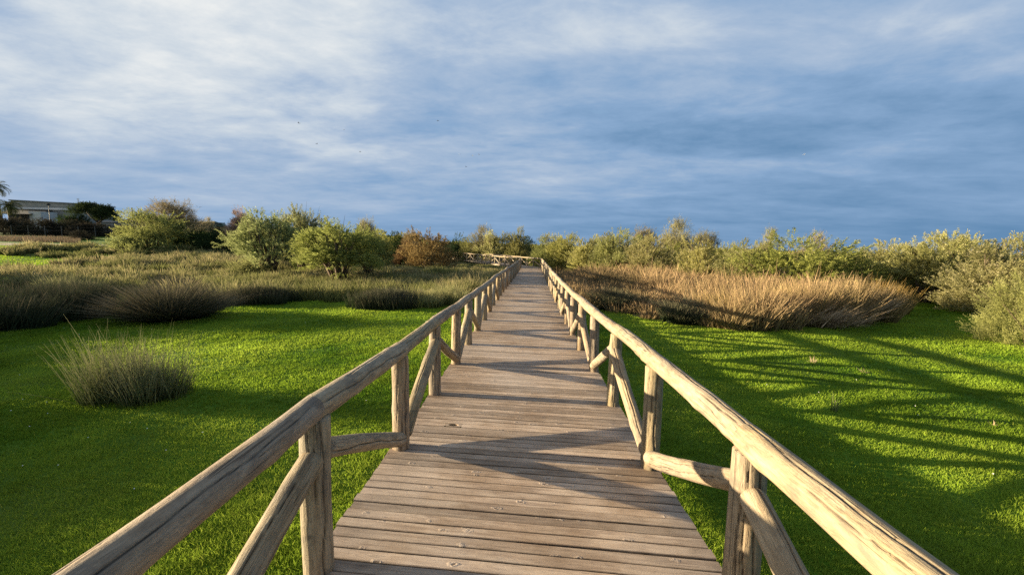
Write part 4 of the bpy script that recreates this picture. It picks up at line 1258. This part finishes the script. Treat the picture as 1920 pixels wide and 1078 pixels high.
def pole(name, label, cat, px, depth, top, r, group=None, lamp=False, arms=False):
    x, y, z = at(px, depth); h = zat(px, top, depth) - z
    root = thing(name, label, cat, (x, y, z - .1), group)
    mb = MB(); mb.tube([(0, 0, 0), (0, 0, h * .5), (0, 0, h)], [r, r * .9, r * .8], 8); obj('post', mb.mesh('post', M_POLE, True), root)
    if lamp:
        mb = MB(); mb.box(-.18, .18, -.18, .18, h + .003, h + .3); mb.tube([(0, 0, h + .31), (0, 0, h + .45)], [.25, .04], 8); obj('lamp_head', mb.mesh('lamp_head', M_POLE), root)
    if arms:
        mb = MB()
        for q in range(4): mb.tube([(-.35 + .06 * q, 0, h - .1 - .16 * q), (.35 - .06 * q, 0, h - .1 - .16 * q)], [.02, .02], 5)
        obj('crossbar', mb.mesh('crossbar', M_POLE), root)


pole('utility_pole', 'dark pole on the skyline right of the red roofed house, with a small bracket', 'pole', 251, 82, 389, .13, 'dark poles on the skyline')
pole('utility_pole', 'second thinner dark pole beside the bracketed one', 'pole', 263, 82, 391, .09, 'dark poles on the skyline')
pole('street_lamp', 'dark lamp post in front of the farm building', 'street lamp', 96, 80, 385, .06, None, True)
pole('antenna', 'thin antenna mast left of the pine crown', 'antenna', 152, 90, 372, .05, None, False, True)

# wire fence posts along the hedge
fence = None
x0, y0, z0_ = at(-10, 66); x1, y1, z1_ = at(210, 66)
fence = thing('fence', 'thin wire fence of slim pale posts along the dark hedge', 'fence', (x0, y0, z0_))
M_FP = mat_plain('pale_concrete_post', (0.13, 0.12, 0.11), 0.9, 4)
tops = []
for q in range(8):
    u = q / 7; x, y = x0 + (x1 - x0) * u, y0 + (y1 - y0) * u; z = gz(x, y)
    mb = MB(); mb.box(x - x0 - .025, x - x0 + .025, y - y0 - .025, y - y0 + .025, z - z0_ - .1, z - z0_ + 1.9); obj('post', mb.mesh('post', M_FP), fence)
    tops.append((x - x0, y - y0, z - z0_))
for hh in (1.1, 1.7):
    mb = MB(); mb.tube([(a, b, c + hh) for a, b, c in tops], [.006] * 8, 4); obj('wire', mb.mesh('wire', M_POLE), fence)


def strip_grass(name, label, mat_, px0, px1, d0, d1, n, h, seed):
    g = np.random.default_rng(seed)
    pts = [at(px0 + (px1 - px0) * a, d0 + (d1 - d0) * b) for a, b in zip(g.random(n), g.random(n))]
    P = np.array(pts)
    keep = fbm(P[:, 0] * .25, P[:, 1] * .3, 3) + .25 * g.random(n) > .6; P = P[keep]; n = len(P)
    V, F, R, TP = stem_arrays(P[:, 0], P[:, 1], P[:, 2], h * (.4 + .7 * g.random(n)), np.full(n, .03), g.random(n) * 6.28, np.abs(g.normal(0, .2, n)), .3 * g.random(n), g.random(n), g.random(n), 2, g)
    tag(obj(name, make_mesh(name, V, F, mat_, {'rnd': R, 'tip': TP})), label, 'grass', kind='stuff')


strip_grass('dry_grass', 'strip of tall straw coloured grass below the farm hedge', M_DRY, -40, 150, 56, 64, 8000, .55, 3)

# ------------------------------------------------------------------ small plants on the lawn
g_ = np.random.default_rng(61)


def weed(label, px, depth, h, n, mat_, w, spread, name='weed', cat='weed'):
    x, y, z = at(px, depth)
    V, F, R, TP = stem_arrays(g_.normal(0, .02, n), g_.normal(0, .02, n), np.full(n, -.02), h * (.4 + .6 * g_.random(n)), np.full(n, w), g_.random(n) * 6.28, spread * g_.random(n), .3 * g_.random(n), g_.random(n), g_.random(n), 3, g_)
    tag(obj(name, make_mesh(name, V, F, mat_, {'rnd': R, 'tip': TP}), None, (x, y, z)), label, cat)


weed('thin upright weed stalk alone in the shaded right lawn', 1598, 5.8, .36, 16, M_RUSHT, .006, .25)
weed('small pale dry twig lying on the striped right lawn', 1546, 8.6, .22, 22, M_DRY, .006, 1.4, 'dry_twig', 'twig')
weed('pale dry twig on the right lawn, nearer than the other one', 1646, 7.9, .18, 20, M_DRY, .006, 1.45, 'dry_twig', 'twig')
weed('small dry tuft on the lawn at the right border', 1912, 5.4, .11, 22, M_DRY, .006, .9, 'dry_tuft', 'dry tuft')

# pinch of tiny white flowers
nfl = 60
fx = []
for _ in range(nfl):
    d = 3.2 + 9 * g_.random() ** 1.3; lat = (-1 if g_.random() < .7 else 1) * (1.6 + g_.random() * 1.1 * d)
    fx.append((lat, d))
fx = np.array(fx)
wx, wy = wob(fx[:, 0], fx[:, 1]); fx = fx[~(inside(RIGHT_POLY, wx, wy) | inside(LEFT_POLY, wx, wy))]
V = []; F = []
for (x, y) in fx:
    z = gz(x, y) + .035; k = len(V); r = .005 + .004 * g_.random()
    V += [(x + r * math.cos(a), y + r * math.sin(a), z + .004 * math.sin(3 * a)) for a in np.linspace(0, 6.283, 9)[:-1]] + [(x, y, z + .006)]
    F += [(k + q, k + (q + 1) % 8, k + 8) for q in range(8)]
tag(obj('daisies', make_mesh('daisies', np.array(V), F, mat_plain('white_petals', (.75, .75, .72), .8, 40, .05))), 'tiny white flowers dotted over the lawn', 'flowers', kind='stuff')

# ------------------------------------------------------------------ birds
M_BIRD = mat_plain('dark_bird_feathers', (0.05, 0.05, 0.055), 0.8, 9)
M_GULL = mat_plain('white_bird_feathers', (0.8, 0.8, 0.8), 0.8, 9, .05)


def bird_mesh(mat_, span):
    prof = [(-.55, .012), (-.4, .05), (-.15, .085), (.12, .09), (.3, .06), (.36, .055), (.44, .045), (.5, .012)]
    V, F = tube([(0, p[0] * span, 0.0) for p in prof], [p[1] * span for p in prof], 8)
    V = [tuple(v) for v in V]; F = [tuple(f) for f in F]
    for sg in (-1, 1):
        k = len(V)
        outl = [(0.05, .2, .02), (.28, .24, .14), (.5, .12, .17), (.52, .04, .16), (.3, -.02, .13), (.05, -.12, .02)]
        V += [(sg * a * span, b * span, c * span + .012 * span) for a, b, c in outl] + [(sg * a * span, b * span, c * span - .012 * span) for a, b, c in outl]
        F += [tuple(k + q for q in range(6)), tuple(k + 11 - q for q in range(6))] + [(k + q, k + (q + 1) % 6, k + 6 + (q + 1) % 6, k + 6 + q) for q in range(6)]
    k = len(V); V += [(-.06 * span, -.5 * span, .01 * span), (.06 * span, -.5 * span, .01 * span), (.1 * span, -.72 * span, .01 * span), (-.1 * span, -.72 * span, .01 * span)]
    V += [(a, b, -.01 * span) for a, b, c in V[k:k + 4]]
    F += [(k, k + 1, k + 2, k + 3), (k + 7, k + 6, k + 5, k + 4)] + [(k + q, k + (q + 1) % 4, k + 4 + (q + 1) % 4, k + 4 + q) for q in range(4)]
    return make_mesh('bird', np.array(V), F, mat_, None, True)


bd = bird_mesh(M_BIRD, 0.46); bw = bird_mesh(M_GULL, 0.45)
BIRDS = [(821, 227, 70, bd, 'largest dark bird, flying highest and alone right of the others'), (560, 231, 80, bd, 'dark bird at the far left of the flock, against a white cloud'),
         (645, 244, 90, bd, 'faint dark bird between the leftmost one and the largest one'), (594, 270, 90, bd, 'small dark bird low under the leftmost one'),
         (675, 285, 85, bd, 'dark bird in the middle of the flock, over a pale cloud'), (862, 290, 80, bw, 'white bird left of the pair above the bright cloud streak'),
         (886, 292, 80, bw, 'white bird next to the dark one above the bright cloud streak'), (898, 290, 85, bd, 'dark bird right beside a white one'),
         (874, 313, 90, bd, 'lowest dark bird, just above the bright cloud streak'), (1508, 290, 85, bw, 'single white bird far right against blue grey cloud')]
for q, (px, py, d, me, lb) in enumerate(BIRDS):
    p = EYE + ray(px, py) * d
    o = tag(obj('bird', me, None, p), lb, 'bird', 'birds in the sky')
    o.rotation_euler = (0.25 * math.sin(q * 2.1), 0.5 * math.sin(q * 1.3), q * 1.9)

# ------------------------------------------------------------------ light and sky
SUN_EL, SUN_AZ_DIR = rad(8.6), Vector((1.0, -0.06, 0)).normalized()    # direction the shadows run
EXPO = 1.85
sd = bpy.data.lights.new('sun', 'SUN'); sd.energy = 5.0; sd.angle = rad(0.5); sd.color = (1.0, 0.83, 0.56)
so = bpy.data.objects.new('sun', sd); COL.objects.link(so)
ldir = Vector((SUN_AZ_DIR.x * math.cos(SUN_EL), SUN_AZ_DIR.y * math.cos(SUN_EL), -math.sin(SUN_EL)))
so.rotation_euler = ldir.to_track_quat('-Z', 'Y').to_euler()
so.location = (-30, 0, 20)

world = bpy.data.worlds.new('World'); scene.world = world; world.use_nodes = True
W = NT.__new__(NT); W.t = world.node_tree; W.t.nodes.clear(); W.m = None
W.out = W.n('ShaderNodeOutputWorld')
sky = W.n('ShaderNodeTexSky', sky_type='NISHITA'); sky.sun_disc = False
sky.sun_elevation = SUN_EL
tosun = -SUN_AZ_DIR
sky.sun_rotation = math.atan2(tosun.x, tosun.y)
bg1 = W.n('ShaderNodeBackground'); bg1.inputs['Strength'].default_value = 0.15; W.l(sky.outputs[0], bg1.inputs['Color'])
tc = W.n('ShaderNodeTexCoord'); sep = W.n('ShaderNodeSeparateXYZ'); W.l(tc.outputs['Generated'], sep.inputs[0])
dx, dy, dz = sep.outputs
zc = W.math('ADD', W.math('MAXIMUM', dz, 0.0), 0.12)
u = W.math('DIVIDE', dx, zc); v = W.math('DIVIDE', dy, zc)
cmb = W.n('ShaderNodeCombineXYZ'); W.l(u, cmb.inputs[0]); W.l(v, cmb.inputs[1])


def wmap(scale, loc, rot=0.0):
    nd = W.n('ShaderNodeMapping'); nd.inputs['Scale'].default_value = scale; nd.inputs['Location'].default_value = loc
    nd.inputs['Rotation'].default_value = (0, 0, rot)
    W.l(cmb.outputs[0], nd.inputs['Vector']); return nd.outputs['Vector']


n1 = W.noise(wmap((0.55, 0.95, 1), (3.1, 1.7, 0.3), 0.35), 1.0, 7, 0.5, 0.35)
n2 = W.noise(wmap((1.5, 1.9, 1), (7.7, 0.4, 2.1), 0.25), 1.0, 9, 0.62, 0.3)
n4 = W.noise(wmap((3.2, 4.6, 1), (2.2, 8.4, 6.1), 0.3), 1.0, 8, 0.66, 0.3)
n3 = W.noise(wmap((0.22, 0.3, 1), (1.3, 5.2, 4.4)), 1.0, 2, 0.5)
val = W.math('MULTIPLY', W.math('SUBTRACT', n1, 0.5), 1.15)
val = W.math('ADD', val, W.math('MULTIPLY', W.math('SUBTRACT', n2, 0.5), 0.68))
val = W.math('ADD', val, W.math('MULTIPLY', W.math('SUBTRACT', n4, 0.5), 0.38))
calm = W.n('ShaderNodeMapRange'); W.l(dz, calm.inputs[0])
for k_, v_ in ((1, 0.0), (2, 0.24), (3, 0.28), (4, 1.0)): calm.inputs[k_].default_value = v_
val = W.math('MULTIPLY', val, calm.outputs[0])
val = W.math('ADD', val, W.math('MULTIPLY', W.math('SUBTRACT', n3, 0.5), 0.4))
val = W.math('ADD', val, W.math('MULTIPLY', dx, -0.24))
val = W.math('ADD', val, W.math('MULTIPLY', W.math('MINIMUM', dz, 0.5), 0.80))
val = W.math('ADD', val, 0.195)
K_ = 1.12 / 2 ** EXPO


def sc(c): return tuple(v * K_ for v in c)


cl = W.ramp(val, [(0.0, sc((0.115, 0.235, 0.405))), (0.30, sc((0.225, 0.355, 0.545))), (0.50, sc((0.36, 0.46, 0.605))), (0.70, sc((0.57, 0.63, 0.69))), (0.97, sc((0.88, 0.87, 0.83)))])
over = W.ramp(dz, [(0.52, 1.0), (0.85, 0.6)])  # unseen sky overhead dimmed to lower the fill light and deepen shade
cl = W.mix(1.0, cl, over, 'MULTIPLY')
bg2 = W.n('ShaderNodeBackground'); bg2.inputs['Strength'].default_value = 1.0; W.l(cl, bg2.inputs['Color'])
gap = W.ramp(W.math('ADD', W.math('MULTIPLY', n1, 0.6), W.math('MULTIPLY', n2, 0.4)), [(0.28, 0.55), (0.42, 1.0)])
gap = W.math('MAXIMUM', gap, W.math('SUBTRACT', 1.25, dz), clamp=True)
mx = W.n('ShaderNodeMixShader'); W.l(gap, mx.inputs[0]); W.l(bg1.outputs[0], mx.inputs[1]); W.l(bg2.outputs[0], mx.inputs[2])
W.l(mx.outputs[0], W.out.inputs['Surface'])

scene.view_settings.view_transform = 'Standard'
scene.view_settings.look = 'None'
scene.view_settings.exposure = EXPO
scene.view_settings.gamma = 1.0
scene.cycles.max_bounces = 6
scene.cycles.transparent_max_bounces = 4
scene.cycles.use_denoising = False
